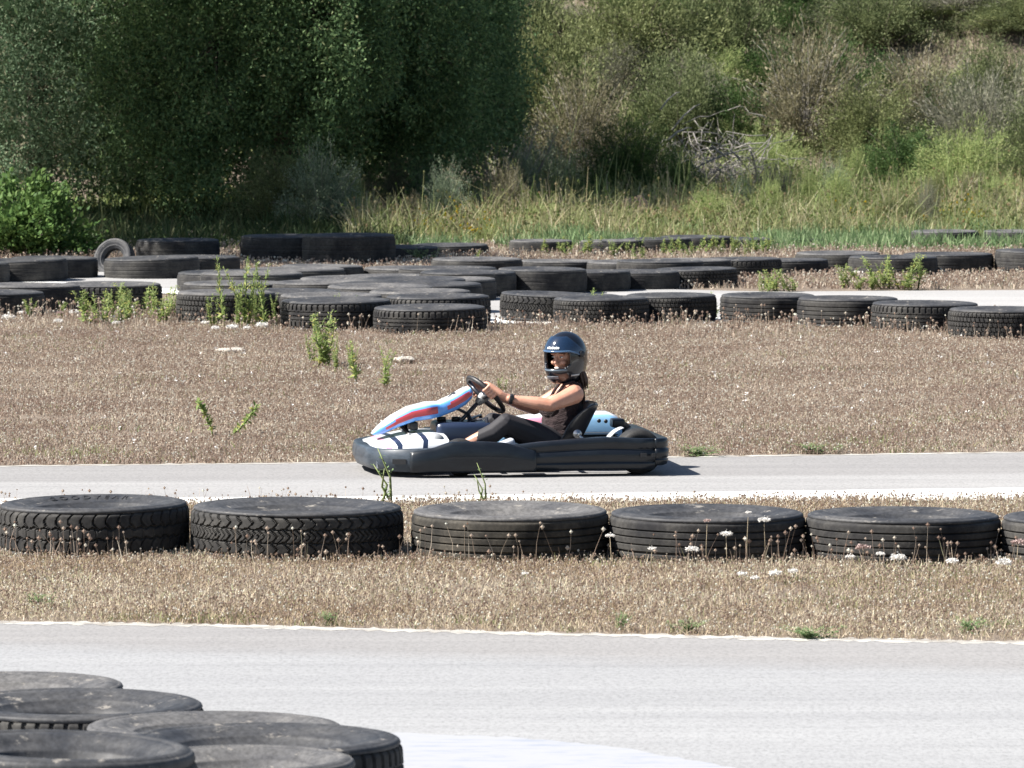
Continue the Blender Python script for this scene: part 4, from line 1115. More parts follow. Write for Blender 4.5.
def bumper(name, i0, i1, ztop, zbot, m, out=0.0, inner=.07, groove=True, top=0.03, mats=None, **k):
    """sweep from path index i0 to i1; ztop / zbot functions of local x"""
    rings = []; n = 40
    for s in range(n + 1):
        f = i0 + (i1 - i0) * s / n; i = int(math.floor(f)); u = f - i
        p = PERIM[i % NP_].lerp(PERIM[(i + 1) % NP_], u)
        d = (PERIM[(i + 3) % NP_] - PERIM[(i - 2) % NP_]).normalized(); nr = Vector((d.y, -d.x))
        if nr.dot(p - Vector((0, 0))) < 0: nr = -nr
        zt, zb = ztop(p.x), zbot(p.x); hh = zt - zb
        end = 1 - min(1, min(s, n - s) / 1.5) ; sq = 1 - .12 * end
        prof = [(-inner, zb + .02), (-.02, zb + .004), (0.0, zb), (.018, zb + .008), (.026, zb + .03)]
        if groove: prof += [(.028, zb + hh * .22), (.020, zb + hh * .25), (.020, zb + hh * .28), (.029, zb + hh * .31), (.031, zb + hh * .60), (.019, zb + hh * .63), (.019, zb + hh * .67), (.026, zb + hh * .70)]
        else: prof += [(.032, zb + hh * .3), (.034, zb + hh * .5), (.032, zb + hh * .7)]
        prof += [(.024, zt - top * .45), (.018, zt - top * .12), (.006, zt), (-inner * .6, zt - .006), (-inner, zt - .02)]
        rings.append([Vector((p.x + nr.x * (q * sq + out), p.y + nr.y * (q * sq + out), z)) for q, z in prof])
    mb = MB(); mb.loft(rings, 0, closed=True)
    return mb.obj(name, m, K, **k)
fr_n = idx_x(-.56); fr_f = idx_x(-.56, False) - NP_
bumper('front_bumper', fr_f, fr_n, lambda x: .172 + .012 * max(0, min(1, (x + .9) * 3)), lambda x: .04 - .012 * max(0, min(1, (x + .9) * 4)), KPN, out=.012, groove=False, inner=.10, top=.02)
def zt_pod(x):   # top silhouette of the front part of the side pod
    return float(np.interp(x, [-.72, -.56, -.45, -.25, -.12, 0.02, .06], [.155, .185, .222, .222, .215, .175, .165]))
def zt_pod2(x):
    return float(np.interp(x, [-.15, -.08, .10, .32, .50, .62, .72], [.165, .195, .215, .232, .242, .238, .232]))
for near in (True, False):
    sg = 1 if near else -1
    def rng_(a, b):
        i, j = idx_x(a, near), idx_x(b, near); return (min(i, j), max(i, j))
    i, j = rng_(-.70, .05); bumper('side_bumper', i, j, zt_pod, lambda x: .030, KP, out=.030, inner=.19, groove=False, top=.05)
    i, j = rng_(-.14, .80); bumper('side_bumper', i, j, zt_pod2, lambda x: .038, KP, out=.006, inner=.20, top=.045)
i, j = idx_x(.81), idx_x(.81, False)
bumper('rear_bumper', i, j, lambda x: .232, lambda x: .062, KP, out=.004, inner=.09, top=.02)
# small openings in the bumpers
mb = MB()
for (px, py, w_, h_) in [(386, 461, .085, .03), (461, 460, .035, .03), (472, 460, .022, .03), (627, 456, .035, .024), (637, 456, .02, .02)]:
    x = lx(px); i = idx_x(x if px < 600 else min(x, .78)); p = PERIM[i]
    mb.box((x - .0, p.y - (.048 if px < 500 else .052), nz(py)), (w_, .02, h_), 0, Matrix.Rotation(math.radians(-18 if px < 400 else 0), 3, 'Z'))
mb.obj('bumper_slot', KBL, K)
# pale insert at the nose corner
mb = MB(); mb.box((LXF + .02, -.12, .135), (.05, .16, .030), 0, None, .01); mb.obj('nose_insert', KLB, K)

# low nose cone between bumper and pedals: white with dark stripes
mb = MB(); rings = []
for s in range(15):
    t = s / 14; x = -.90 + .46 * t; zc = .155 + .075 * math.sin(t * 1.9) ; wd = .50 - .10 * t
    rings.append([Vector((x, -wd, .05)), Vector((x, -wd - .015, zc - .07)), Vector((x + .01, -wd + .03, zc - .015)), Vector((x, -wd + .10, zc + .008)), Vector((x, -.16, zc + .015)), Vector((x, 0, zc + .02)),
                  Vector((x, .16, zc + .015)), Vector((x, wd - .10, zc + .008)), Vector((x + .01, wd - .03, zc - .015)), Vector((x, wd + .015, zc - .07)), Vector((x, wd, .05))])
vs = [p for r in rings for p in r]
for s in range(14):
    mi = 0
    if s in (4, 9): mi = 1
    if s in (2,): mi = 2
    for q in range(10):
        n = s * 11 + q; mb.add([vs[n], vs[n + 1], vs[n + 12], vs[n + 11]], [[0, 1, 2, 3]], mi, True)
mb.obj('nose_cone', [KW, KNV, KPK], K)

# high front fairing in front of the steering wheel
TOP = [(370, 433), (377, 426), (390, 416), (407, 407), (425, 402.5), (437, 402), (450, 396), (462, 389), (468, 387), (471.5, 391)]
BOT = [(372, 434.5), (381, 432), (396, 425), (412, 419.5), (427, 417.5), (438, 415.5), (452, 410), (463, 404), (469, 398), (471.5, 393)]
rings = []
for s in range(37):
    f = s / 36 * 9; i = min(int(f), 8); u = f - i
    tx, ty = TOP[i][0] * (1 - u) + TOP[i + 1][0] * u, TOP[i][1] * (1 - u) + TOP[i + 1][1] * u
    bx, by = BOT[i][0] * (1 - u) + BOT[i + 1][0] * u, BOT[i][1] * (1 - u) + BOT[i + 1][1] * u
    hw = float(np.interp(s / 36, [0, .06, .2, .45, .55, .75, .93, 1], [.05, .085, .13, .155, .12, .12, .105, .06]))
    tp = Vector((lx(tx), 0, lz(ty))); bt = Vector((lx(bx), 0, lz(by)))
    def q(v, y, dz=0): return Vector((v.x, y, v.z + dz))
    pr = []
    for (v, yy, dz) in [(0.0, .55, .002), (0.02, .80, 0), (.10, .93, 0), (.24, 1.0, 0), (.42, 1.02, 0), (.72, 1.02, 0), (.90, .98, 0), (1.0, .92, 0)]:
        pr.append(q(tp.lerp(bt, v), -hw * yy, dz))
    mirror = [Vector((p.x, -p.y, p.z)) for p in pr[::-1]]
    rings.append(pr + mirror)
mi = [0, 0, 1, 2, 3, 2, 1, 1, 1, 2, 3, 2, 1, 0, 0, 0]
mi = [0, 4, 1, 1, 2, 1, 1, 5, 1, 1, 2, 1, 1, 4, 0, 0]
mb = MB(); n = 16
for s in range(36):
    for j in range(16):
        k = (j + 1) % 16; m_ = mi[j]
        if m_ == 2 and (s < 5 or 19 <= s <= 21 or s > 32): m_ = 1
        if j in (3, 11) and (7 < s < 19 or 22 < s < 31): m_ = 2
        if j in (1, 13) and s < 4: m_ = 4
        mb.add([rings[s][j], rings[s][k], rings[s + 1][k], rings[s + 1][j]], [[0, 1, 2, 3]], m_, True)
mb.add(rings[0], [list(range(16))], 1); mb.add(rings[-1], [list(range(16))], 1)
ff = mb.obj('front_fairing', [KW, KB, KR, KPK, KLB, KBL], K)
# painted race number mark on the fairing (a bold 7-like figure)
mb = MB()
def on_top(px, y):
    tx = [p[0] for p in TOP]; ty = [p[1] for p in TOP]; return Vector((lx(px), y, lz(float(np.interp(px, tx, ty))) + .006))
A = [on_top(452, -.05), on_top(452, .05), on_top(454.5, .05), on_top(454.5, -.05)]
B = [on_top(447, -.015), on_top(452, .05), on_top(452, .02), on_top(447, -.04)]
for q_ in (A, B): mb.add(q_ + [p - Vector((0, 0, .003)) for p in q_], [[0, 1, 2, 3], [7, 6, 5, 4], [0, 4, 5, 1], [1, 5, 6, 2], [2, 6, 7, 3], [3, 7, 4, 0]])
mb.obj('race_number', KTX, K)
# fairing brackets
mb = MB(); mb.tube([(lx(398), -.05, lz(424)), (lx(408), -.06, lz(434)), (lx(412), -.07, .12)], .012, 8); mb.tube([(lx(405), .08, lz(421)), (lx(412), .08, .12)], .012, 8)
mb.box((lx(411), -.03, lz(425)), (.05, .16, .05), 0, None, .008)
mb.obj('fairing_bracket', KBL, K)

# floor tray, frame, pedals
mb = MB(); mb.box((-.30, 0, .050), (1.05, .62, .010), 0, None, .003); mb.obj('floor_tray', mat('tray_grey', (.22, .23, .25), .5, metal=.3), K)
mb = MB()
for y in (-.30, .30): mb.tube([(-.86, y * .8, .07), (-.6, y, .07), (.1, y, .065), (.45, y * 1.25, .08), (.80, y * 1.25, .10)], .016, 8)
for x in (-.62, -.15, .35, .80): mb.tube([(x, -.42, .07), (x, .42, .07)], .015, 8)
for y in (-.42, .42): mb.tube([(-.52, y * .7, .08), (-.50, y * 1.25, .10)], .018, 8)
mb.obj('frame', KFR, K)
for y in (-.16, .16):
    mb = MB(); mb.tube([(-.62, y, .07), (-.66, y, .16), (-.65, y, .24)], .009, 6); mb.tube([(-.655, y - .05, .235), (-.655, y + .05, .235)], .011, 6); mb.obj('pedal', KST, K)
# steering: wheel plane contains Y and the long axis u
wc = Vector((lx(485.5), 0, lz(395))); u_ = Vector((.70, 0, -.714)).normalized(); n_ = Vector((.70, .17, .686)).normalized(); yv = n_.cross(u_).normalized(); yv = yv if yv.y > 0 else -yv
WR = .148
mb = MB(); pts = []
for k in range(40):
    a = 2 * PI * k / 40; flat = .84 if math.cos(a) < -.7 else 1
    pts.append(wc + u_ * math.cos(a) * WR + yv * math.sin(a) * WR)
mb.tube(pts, .0155, 10, closed=True)
sw = mb.obj('steering_wheel', mat('wheel_grip', (.012, .012, .013), .5), K)
mb = MB()
for a in (90, 210, 330):
    a = math.radians(a + 60); e = wc + u_ * math.cos(a) * WR + yv * math.sin(a) * WR
    mb.tube([wc - n_ * .03, wc.lerp(e, .5) - n_ * .02, e], [.016, .014, .012], 8)
mb.obj('spoke', mat('spoke_metal', (.10, .10, .11), .35, metal=.7), sw)
mb = MB(); mb.lathe([(0, .02), (.035, .02), (.038, 0), (.03, -.05), (.02, -.08), (0, -.08)], 16, 0, Matrix.Translation(wc) @ n_.to_track_quat('Z', 'Y').to_matrix().to_4x4())
mb.obj('hub', mat('hub_grey', (.35, .35, .34), .4, metal=.4), sw)
mb = MB(); mb.tube([wc - n_ * .03, wc - n_ * .16, wc - n_ * .40], [.014, .013, .012], 10)
mb.obj('steering_column', KFR, K)
mb = MB()
q0 = wc - n_ * .17
for y in (-.16, .16): mb.tube([q0, q0 + Vector((.02, y * .4, -.04)), Vector((lx(483), y * .9, lz(417))), Vector((lx(487), y, .08))], .012, 8)
mb.tube([q0 + Vector((-.0, 0, 0)), Vector((lx(455), -.02, lz(408))), Vector((lx(447), -.02, lz(411)))], .010, 8)
mb.obj('steering_support', KFR, K)
# fuel tank / battery boxes between the pedals and the seat
mb = MB(); mb.box((lx(461), .0, .20), (.36, .36, .21), 0, None, .035); mb.obj('fuel_tank', KNV, K)
mb = MB(); mb.lathe([(0, .03), (.028, .03), (.03, .02), (.03, 0), (0, 0)], 14, 0, Matrix.Translation((lx(456), .02, .300))); mb.obj('tank_cap', KBL, K)
mb = MB(); mb.lathe([(0, .03), (.028, .03), (.03, .02), (.03, 0), (0, 0)], 14, 0, Matrix.Translation((lx(441), .02, .300))); mb.obj('tank_cap', KBL, K)
mb = MB(); mb.tube([(lx(432), -.16, .20), (lx(441), -.17, .16), (lx(452), -.2, .13)], .004, 6); mb.tube([(lx(455), -.2, .15), (lx(463), -.3, .115)], .004, 6); mb.obj('brake_cable', KRED, K)

def kart_wheel(x, y, r, wd):
    """tyre and rim; axis along Y"""
    Mx = Matrix.Translation((x, y, r)) @ Matrix.Rotation(PI / 2, 4, 'X')
    mb = MB(); h = wd / 2
    mb.lathe([(r * .50, -h * .86), (r * .72, -h), (r * .92, -h * .93), (r * .985, -h * .75), (r, -h * .4), (r, h * .4), (r * .985, h * .75), (r * .92, h * .93), (r * .72, h), (r * .50, h * .86), (r * .47, h * .6), (r * .47, -h * .6), (r * .50, -h * .86)], 40, 0, Mx)
    o = mb.obj('wheel', KTY, K)
    mb = MB(); mb.lathe([(0, -h * .3), (r * .2, -h * .35), (r * .42, -h * .45), (r * .50, -h * .80), (r * .47, -h * .82), (r * .40, -h * .4), (r * .40, h * .4), (r * .47, h * .82), (r * .50, h * .8), (r * .42, h * .45), (0, h * .35)], 24, 0, Mx)
    mb.obj('rim', mat('rim_silver', (.45, .45, .46), .3, metal=.8) if 'rim_silver' not in bpy.data.materials else bpy.data.materials['rim_silver'], o)
for y in (-.50, .50): kart_wheel(lx(449), y * 1.02, .115, .12)
for y in (-.50, .50): kart_wheel(lx(627), y, .140, .20)
mb = MB(); mb.tube([(lx(627), -.48, .14), (lx(627), .48, .14)], .02, 10); mb.obj('rear_axle', KST, K)
# pale steering knuckle cover next to the near front wheel
mb = MB(); mb.lathe([(0, .05), (.035, .045), (.05, .02), (.05, -.05), (0, -.05)], 16, 0, Matrix.Translation((lx(429), -.33, .20)) @ Matrix.Rotation(PI / 2, 4, 'X')); mb.tube([(lx(429), -.33, .20), (lx(429), -.33, .08)], .02, 8); mb.obj('steering_knuckle', mat('grey_part', (.25, .26, .27), .5), K)

# bucket seat (U sections along the spine)
SP = [(-.02, .13, .02), (.10, .075, .05), (.25, .065, .09), (.36, .09, .12), (.44, .16, .15), (.49, .26, .14), (.53, .35, .09), (.565, .41, .03)]
outer = []; inner = []
for i, (x, z, side) in enumerate(SP):
    t = i / (len(SP) - 1); tx = Vector((SP[min(i + 1, 7)][0] - SP[max(i - 1, 0)][0], 0, SP[min(i + 1, 7)][1] - SP[max(i - 1, 0)][1])).normalized(); nn = Vector((-tx.z, 0, tx.x))
    ro, ri = [], []
    for k in range(13):
        a = -1 + 2 * k / 12; y = .205 * a; up = side * abs(a) ** 3.2
        ro.append(Vector((x, y, z)) + nn * up); ri.append(Vector((x, y * .94, z)) + nn * (up * .98 + .014))
    outer.append(ro + ri[::-1])
mb = MB(); mb.loft(outer, 0); seat = mb.obj('seat', mat('seat_black', (.016, .016, .02), .35, coat=.2), K)
sub = seat.modifiers.new('s', 'SUBSURF'); sub.levels = sub.render_levels = 1
mb = MB(); mb.lathe([(0, .02), (.014, .02), (.012, .006), (.026, .006), (.028, 0), (0, 0)], 16, 0, Matrix.Translation((lx(573), -.215, lz(433))) @ Matrix.Rotation(PI / 2, 4, 'X')); mb.tube([(lx(573), -.22, lz(433)), (lx(581), -.23, lz(441))], .010, 6)
mb.obj('seat_bracket', KST, K)
# far side fairing over the engine: light blue with white top and pink stripe
XS = [506, 514, 530, 545, 560, 575, 600, 620, 629, 633]
ZT = [.25, .275, .30, .31, .315, .318, .325, .325, .30, .24]
rings = []
for x_, z_ in zip(XS, ZT):
    x = lx(x_); zb = .12
    rings.append([Vector((x, .36, zb)), Vector((x, .355, zb + (z_ - zb) * .35)), Vector((x, .36, zb + (z_ - zb) * .55)), Vector((x, .365, zb + (z_ - zb) * .75)), Vector((x, .38, z_ - .012)), Vector((x, .41, z_)), Vector((x, .56, z_)), Vector((x, .60, z_ - .02)), Vector((x, .61, zb))])
mb = MB(); mb.loft(rings, [0, 0, 0, 0, 1, 1, 1, 0, 0]); 
# stripe colours in the forward half
mb.m = [2 if (mb.m[i] == 0 and mb.v[mb.f[i][0]][0] < lx(545) and i % 9 == 3) else mb.m[i] for i in range(len(mb.m))]
sf = mb.obj('side_fairing', [KLB, KW, KPK], K)
mb = MB()
for px, py in [(590, 431), (609, 427), (616, 427.5)]:
    mb.lathe([(0, .006), (.011, .006), (.013, 0)], 12, 0, Matrix.Translation((lx(px), .350, lz(py) + .005)) @ Matrix.Rotation(PI / 2, 4, 'X'))
mb.obj('fairing_bolt', KBL, sf)
# engine behind the seat
mb = MB(); mb.box((lx(604), .22, .14), (.20, .20, .12), 0, None, .012)
for k in range(7): mb.box((lx(604), .22, .13 + k * .012), (.23, .23, .005))
mb.tube([(lx(590), .12, .16), (lx(600), -.02, .15), (lx(622), -.1, .15)], .022, 8)
mb.obj('engine', mat('engine_dark', (.06, .06, .065), .45, metal=.6), K)
mb = MB(); mb.box((lx(622), .12, .275), (.08, .14, .055), 0, None, .014); mb.obj('air_filter', KBL, K)
mb = MB(); rings = []
for s in range(9):
    a = math.radians(165 - 60 * s / 8); rings.append([Vector((lx(626) + math.cos(a) * .155, y, .14 + math.sin(a) * .155 * .95)) for y in (-.42, -.30)])
mb.loft([r for r in rings], 0, closed=False, caps=False); g_ = mb.obj('mudguard', KW, K); sm_ = g_.modifiers.new('s', 'SOLIDIFY'); sm_.thickness = .006
g_.location.x = -.03
# light grey pod tray piece visible beside the leg
mb = MB(); mb.box((lx(497), -.42, .185), (.10, .12, .05), 0, Matrix.Rotation(math.radians(-20), 3, 'Y'), .012); mb.obj('side_tank', mat('pale_tank', (.40, .42, .46), .5), K)
# ---------------------------------------------------------------- driver
def skinmat(name, c):
    m, nt, b = new_mat(name)
    f = noise(nt, 14, 4); nt.links.new(mix(nt, ramp(nt, f, [(.35, (0, 0, 0)), (.7, (1, 1, 1))]), c, (c[0] * .86, c[1] * .76, c[2] * .72)), b.inputs['Base Color'])
    b.inputs['Roughness'].default_value = .42; b.inputs['Subsurface Weight'].default_value = .08
    b.inputs['Subsurface Radius'].default_value = (.02, .008, .004); b.inputs['Subsurface Scale'].default_value = 1.0
    return m
SK = skinmat('skin', (0.50, 0.27, 0.19))

_ico = bmesh.new(); bmesh.ops.create_icosphere(_ico, subdivisions=2, radius=1)
IV = [v.co.copy() for v in _ico.verts]; IF = [[v.index for v in f.verts] for f in _ico.faces]; _ico.free()
class Blob:
    def __init__(s): s.mb = MB()
    def ball(s, c, r, Mr=None):
        r3 = Vector(r) if isinstance(r, (tuple, list)) else Vector((r, r, r)); c = Vector(c)
        s.mb.add([c + (Mr @ Vector((v.x * r3.x, v.y * r3.y, v.z * r3.z)) if Mr else Vector((v.x * r3.x, v.y * r3.y, v.z * r3.z))) for v in IV], IF)
    def limb(s, pts, rad):
        for i in range(len(pts) - 1):
            a, b = Vector(pts[i]), Vector(pts[i + 1]); ra, rb = rad[i], rad[i + 1]
            n = max(2, int((b - a).length / (min(ra, rb) * .28)))
            for k in range(n + 1): t = k / n; s.ball(a.lerp(b, t), ra + (rb - ra) * t)
    def mesh(s, name, m, vox=.006, smooth=6, grow=0.0):
        me = bpy.data.meshes.new(name); me.from_pydata(s.mb.v, [], s.mb.f)
        o = bpy.data.objects.new('tmp', me); COL.objects.link(o)
        r = o.modifiers.new('r', 'REMESH'); r.mode = 'VOXEL'; r.voxel_size = vox; r.use_smooth_shade = True
        q = o.modifiers.new('s', 'SMOOTH'); q.factor = .5; q.iterations = smooth
        bpy.context.view_layer.update()
        out = bpy.data.meshes.new_from_object(o.evaluated_get(bpy.context.evaluated_depsgraph_get()))
        bpy.data.objects.remove(o); out.name = name; out.materials.clear(); out.materials.append(m)
        return out
def cut(me, keep):
    bm = bmesh.new(); bm.from_mesh(me)
    bmesh.ops.delete(bm, geom=[v for v in bm.verts if not keep(v.co)], context='VERTS'); bm.to_mesh(me); bm.free(); return me
def thicken(me, t=.004):
    bm = bmesh.new(); bm.from_mesh(me); bmesh.ops.solidify(bm, geom=bm.faces[:], thickness=t); bm.to_mesh(me); bm.free()
    for p in me.polygons: p.use_smooth = True
    return me

# joints in the kart frame; sy = -1 near side (towards camera)
HIP = Vector((.335, 0, .150)); WAIST = Vector((.335, 0, .27)); CHEST = Vector((.355, 0, .385)); NECK0 = Vector((.395, 0, .50)); HEADC = Vector((.350, 0, .690))
SH = {s: Vector((.385, s * .165, .475)) for s in (-1, 1)}
grip = {-1: wc + Vector((0, -WR, 0)) + u_ * .0, 1: wc + yv * WR * .93 - u_ * .055}
grip[-1] = wc - yv * WR * .995 - u_ * .012
ELB = {-1: Vector((.222, -.235, .412)), 1: Vector((.19, .23, .365))}
WRI = {-1: Vector((lx(505), -.195, lz(397.5))), 1: Vector((lx(496), .185, lz(396)))}
KNEE = {-1: Vector((lx(501), -.215, lz(421.5))), 1: Vector((lx(497), .20, lz(425)))}
ANK = {-1: Vector((lx(455), -.175, .150)), 1: Vector((lx(452), .17, .150))}
TOE = {-1: Vector((lx(431), -.165, .19)), 1: Vector((lx(428), .16, .19))}
def torso(B, g=0.0):
    B.ball(HIP + Vector((-.01, 0, 0)), (.115 + g, .165 + g, .105 + g))
    for s in (-1, 1): B.ball(HIP + Vector((-.02, s * .075, -.01)), (.11 + g, .095 + g, .10 + g))
    for k in range(9):
        t = k / 8; B.ball(HIP.lerp(WAIST, t) + Vector((-.012, 0, 0)), (.100 + g, .150 - .018 * t + g, .09 + g))
        B.ball(WAIST.lerp(CHEST, t) + Vector((-.010, 0, 0)), (.110 + g, .142 + .012 * t + g, .08 + g))
        B.ball(CHEST.lerp(Vector((.39, 0, .455)), t), (.095 - .02 * t + g, .150 - .01 * t + g, .07 - .01 * t + g))
    for s in (-1, 1):
        B.ball((.272, s * .068, .375), (.070 + g, .068 + g, .064 + g)); B.ball((.30, s * .07, .405), (.06 + g, .06 + g, .06 + g))
def legs(B, g=0.0, s=-1, full=True):
    h = HIP + Vector((-.02, s * .09, -.005))
    B.limb([h, h.lerp(KNEE[s], .5) + Vector((0, 0, .004)), KNEE[s]], [.088 + g, .076 + g, .056 + g])
    k = KNEE[s]; a = ANK[s]
    B.limb([k, k.lerp(a, .3) + Vector((.012, 0, -.016)), k.lerp(a, .65) + Vector((.004, 0, -.005)), a], [.055 + g, .056 + g, .042 + g, .031 + g])
Bd = Blob(); torso(Bd)
# neck, head
Bd.limb([NECK0 + Vector((0, 0, -.03)), NECK0 + Vector((-.012, 0, .05)), HEADC + Vector((.015, 0, -.05))], [.062, .052, .056])
HF = Vector((-math.sin(math.radians(38)), -math.cos(math.radians(38)), -.06)).normalized()     # where the face looks, in the world
HF = Matrix.Rotation(-YAW, 3, 'Z') @ HF
HM = Matrix((HF, Vector((0, 0, 1)).cross(HF).normalized(), HF.cross(Vector((0, 0, 1)).cross(HF).normalized()))).transposed()   # local x = face, y = left, z = up
def hp(x, y, z): return HEADC + HM @ Vector((x, y, z))
Bd.ball(hp(-.01, 0, .025), (.090, .072, .092), HM); Bd.ball(hp(.012, 0, -.035), (.070, .058, .070), HM)
Bd.ball(hp(.050, 0, -.082), (.026, .026, .020), HM)               # chin
Bd.limb([hp(.083, 0, .014), hp(.098, 0, -.016)], [.008, .010]); Bd.ball(hp(.089, .010, -.020), .008); Bd.ball(hp(.089, -.010, -.020), .008)
for s in (-1, 1): Bd.ball(hp(.060, s * .034, -.018), (.026, .024, .020), HM); Bd.ball(hp(.072, s * .030, .036), (.016, .024, .008), HM); Bd.ball(hp(-.004, s * .074, -.005), (.02, .01, .03), HM)
Bd.ball(hp(.076, 0, -.062), (.012, .022, .007), HM)
for s in (-1, 1):
    # shoulders and arms
    Bd.limb([(.395, s * .05, .490), (.392, s * .11, .484), SH[s]], [.052, .052, .056])
    Bd.limb([SH[s], SH[s].lerp(ELB[s], .45), ELB[s]], [.062, .053, .042])
    Bd.limb([ELB[s], ELB[s].lerp(WRI[s], .3), ELB[s].lerp(WRI[s], .7), WRI[s]], [.042, .043, .032, .024])
    legs(Bd, 0, s)
    # foot
    Bd.limb([ANK[s], ANK[s] + Vector((.02, 0, -.045))], [.032, .034]); Bd.limb([ANK[s] + Vector((.015, 0, -.05)), TOE[s]], [.034, .030])
    # hand closed round the rim
    g = grip[s]; ya = Vector((0, s, 0)); tg = u_ if s < 0 else (u_ * .93 + Vector((0, -.2, 0))).normalized()
    kn = [g + ya * .024 + n_ * .024 + tg * o for o in (-.034, -.012, .010, .031)]
    heel = WRI[s].lerp(g, .35)
    for i, k in enumerate(kn):
        Bd.limb([WRI[s].lerp(heel, .5) + tg * (-.012 + .008 * i), heel + ya * .010 + tg * (-.02 + .013 * i) + n_ * .004, k], [.020, .0175, .0125])
    for i, off in enumerate((-.034, -.012, .010, .031)):
        L_ = (1.0, 1.08, 1.0, .85)[i]; pts = [kn[i]]
        for al in (20, 75, 130, 170):
            a = math.radians(al * (L_ if al > 60 else 1)); pts.append(g + tg * (off * 1.03) + (ya * math.cos(a) - n_ * math.sin(a)) * .0275)
        Bd.limb(pts, [.0115, .0105, .010, .0092, .008])
    Bd.limb([heel + ya * -.004 + n_ * .012 - tg * .02, g + n_ * .030 - tg * .034 - ya * .004, g + n_ * .024 - tg * .052 - ya * .018, g + n_ * .012 - tg * .062 - ya * .026], [.015, .0125, .011, .009])
bme = Bd.mesh('person', SK, .0042, 4)
P_ = link('person', bme, label='woman in brown tank top and black helmet driving the kart, both hands on the wheel', cat='person')
base = Vector((.33, 0, .05))
bme.transform(Matrix.Translation(-base))
KM = Matrix.Translation((KX, 37.5, 0.004)) @ Matrix.Rotation(YAW, 4, 'Z')
P_.matrix_basis = KM @ Matrix.Translation(base)
def wear(name, me, parent=None):
    me.transform(Matrix.Translation(-base)); o = link(name, me, parent or P_); 
    return o
TOPM = skinmat('tank_top_fabric', (0.026, 0.014, 0.016)); TOPM.node_tree.nodes['Principled BSDF'].inputs['Subsurface Weight'].default_value = 0; TOPM.node_tree.nodes['Principled BSDF'].inputs['Roughness'].default_value = .9
nt_ = TOPM.node_tree; bump(nt_, nt_.nodes['Principled BSDF'], noise(nt_, 18, 3, .6, dist=2.0, mapscale=(1, 1, 2.5)), .9, .02)
LEGM = mat('leggings_fabric', (0.014, 0.013, 0.017), .75)
Tt = Blob(); torso(Tt, .009)
for s in (-1, 1): Tt.limb([(.395, s * .05, .485), (.392, s * .11, .48)], [.061, .060])
for z in (.20, .235, .27, .30): Tt.limb([(.325, -.05, z), (.325, .05, z)], [.118, .118])
tme = Tt.mesh('tank_top', TOPM, .0045, 4)
def keep_top(v):
    if v.z < .15: return False
    if v.z < .425: return True
    front = v.x < .37
    line = .425 if abs(v.y) > .13 else (.43 if front else .44)
    return v.z < line
tt_ = wear('tank_top', thicken(cut(tme, keep_top), .003))
for s in (-1, 1):
    mb = MB(); pts_ = [(.268, .44), (.292, .485), (.33, .535), (.385, .552), (.435, .535), (.458, .485), (.462, .41)]; rings = []
    for i, (x, z) in enumerate(pts_):
        t_ = Vector((pts_[min(i + 1, 6)][0] - pts_[max(i - 1, 0)][0], 0, pts_[min(i + 1, 6)][1] - pts_[max(i - 1, 0)][1])).normalized(); nn = Vector((-t_.z, 0, t_.x))
        c_ = Vector((x, s * .088, z)); rings.append([c_ + nn * .004 + Vector((0, .013, 0)), c_ + nn * .004 - Vector((0, .013, 0)), c_ - nn * .012 - Vector((0, .013, 0)), c_ - nn * .012 + Vector((0, .013, 0))])
    mb.loft(rings, 0); wear('shoulder_strap', mb.mesh('shoulder_strap', TOPM), tt_)
Lg = Blob(); Lg.ball(HIP + Vector((-.01, 0, 0)), (.122, .172, .112))
for s in (-1, 1): Lg.ball(HIP + Vector((-.02, s * .075, -.01)), (.118, .103, .108)); legs(Lg, .007, s)
lme = Lg.mesh('leggings', LEGM, .0045, 4)
wear('leggings', thicken(cut(lme, lambda v: v.x > lx(469.5) + (v.z - .17) * .25 and (v.z < .30 or v.x < .17)), .003))
SHM = mat('shoe_fabric', (.05, .05, .055), .6)
for s in (-1, 1):
    Sh = Blob(); Sh.limb([ANK[s] + Vector((.028, 0, -.03)), ANK[s] + Vector((.012, 0, -.052)), ANK[s].lerp(TOE[s], .6) + Vector((0, 0, -.02)), TOE[s]], [.036, .043, .040, .036])
    wear('shoe', Sh.mesh('shoe', SHM, .005, 3))
# watch on the near wrist
d_ = (WRI[-1] - ELB[-1]).normalized(); mb = MB(); q = WRI[-1] - d_ * .012
mt = Matrix.Translation(q) @ d_.to_track_quat('Z', 'Y').to_matrix().to_4x4()
mb.lathe([(.026, -.012), (.031, -.011), (.032, 0), (.031, .011), (.026, .012)], 24, 0, mt); mb.box(q + Vector((0, -.031, .010)), (.026, .010, .026), 0, None, .003)
wear('wristwatch', mb.mesh('wristwatch', mat('watch_black', (.012, .012, .014), .35)))

# eyes, teeth
EW = mat('eye_white', (.75, .73, .70), .3); TE = mat('teeth', (.78, .76, .72), .3); BR = mat('brow_hair', (.05, .025, .015), .8)
for s in (-1, 1):
    mb = MB(); mb.ball(hp(.0745, s * .030, .018), (.009, .012, .0055), 0, 8, HM); mb.ball(hp(.0825, s * .030, .018), (.003, .0045, .0045), 1, 6, HM); wear('eye', mb.mesh('eye', [EW, mat('iris', (.03, .02, .012), .3)]))
mb = MB(); mb.ball(hp(.0845, 0, -.050), (.005, .020, .0065), 0, 8, HM); wear('teeth', mb.mesh('teeth', TE))
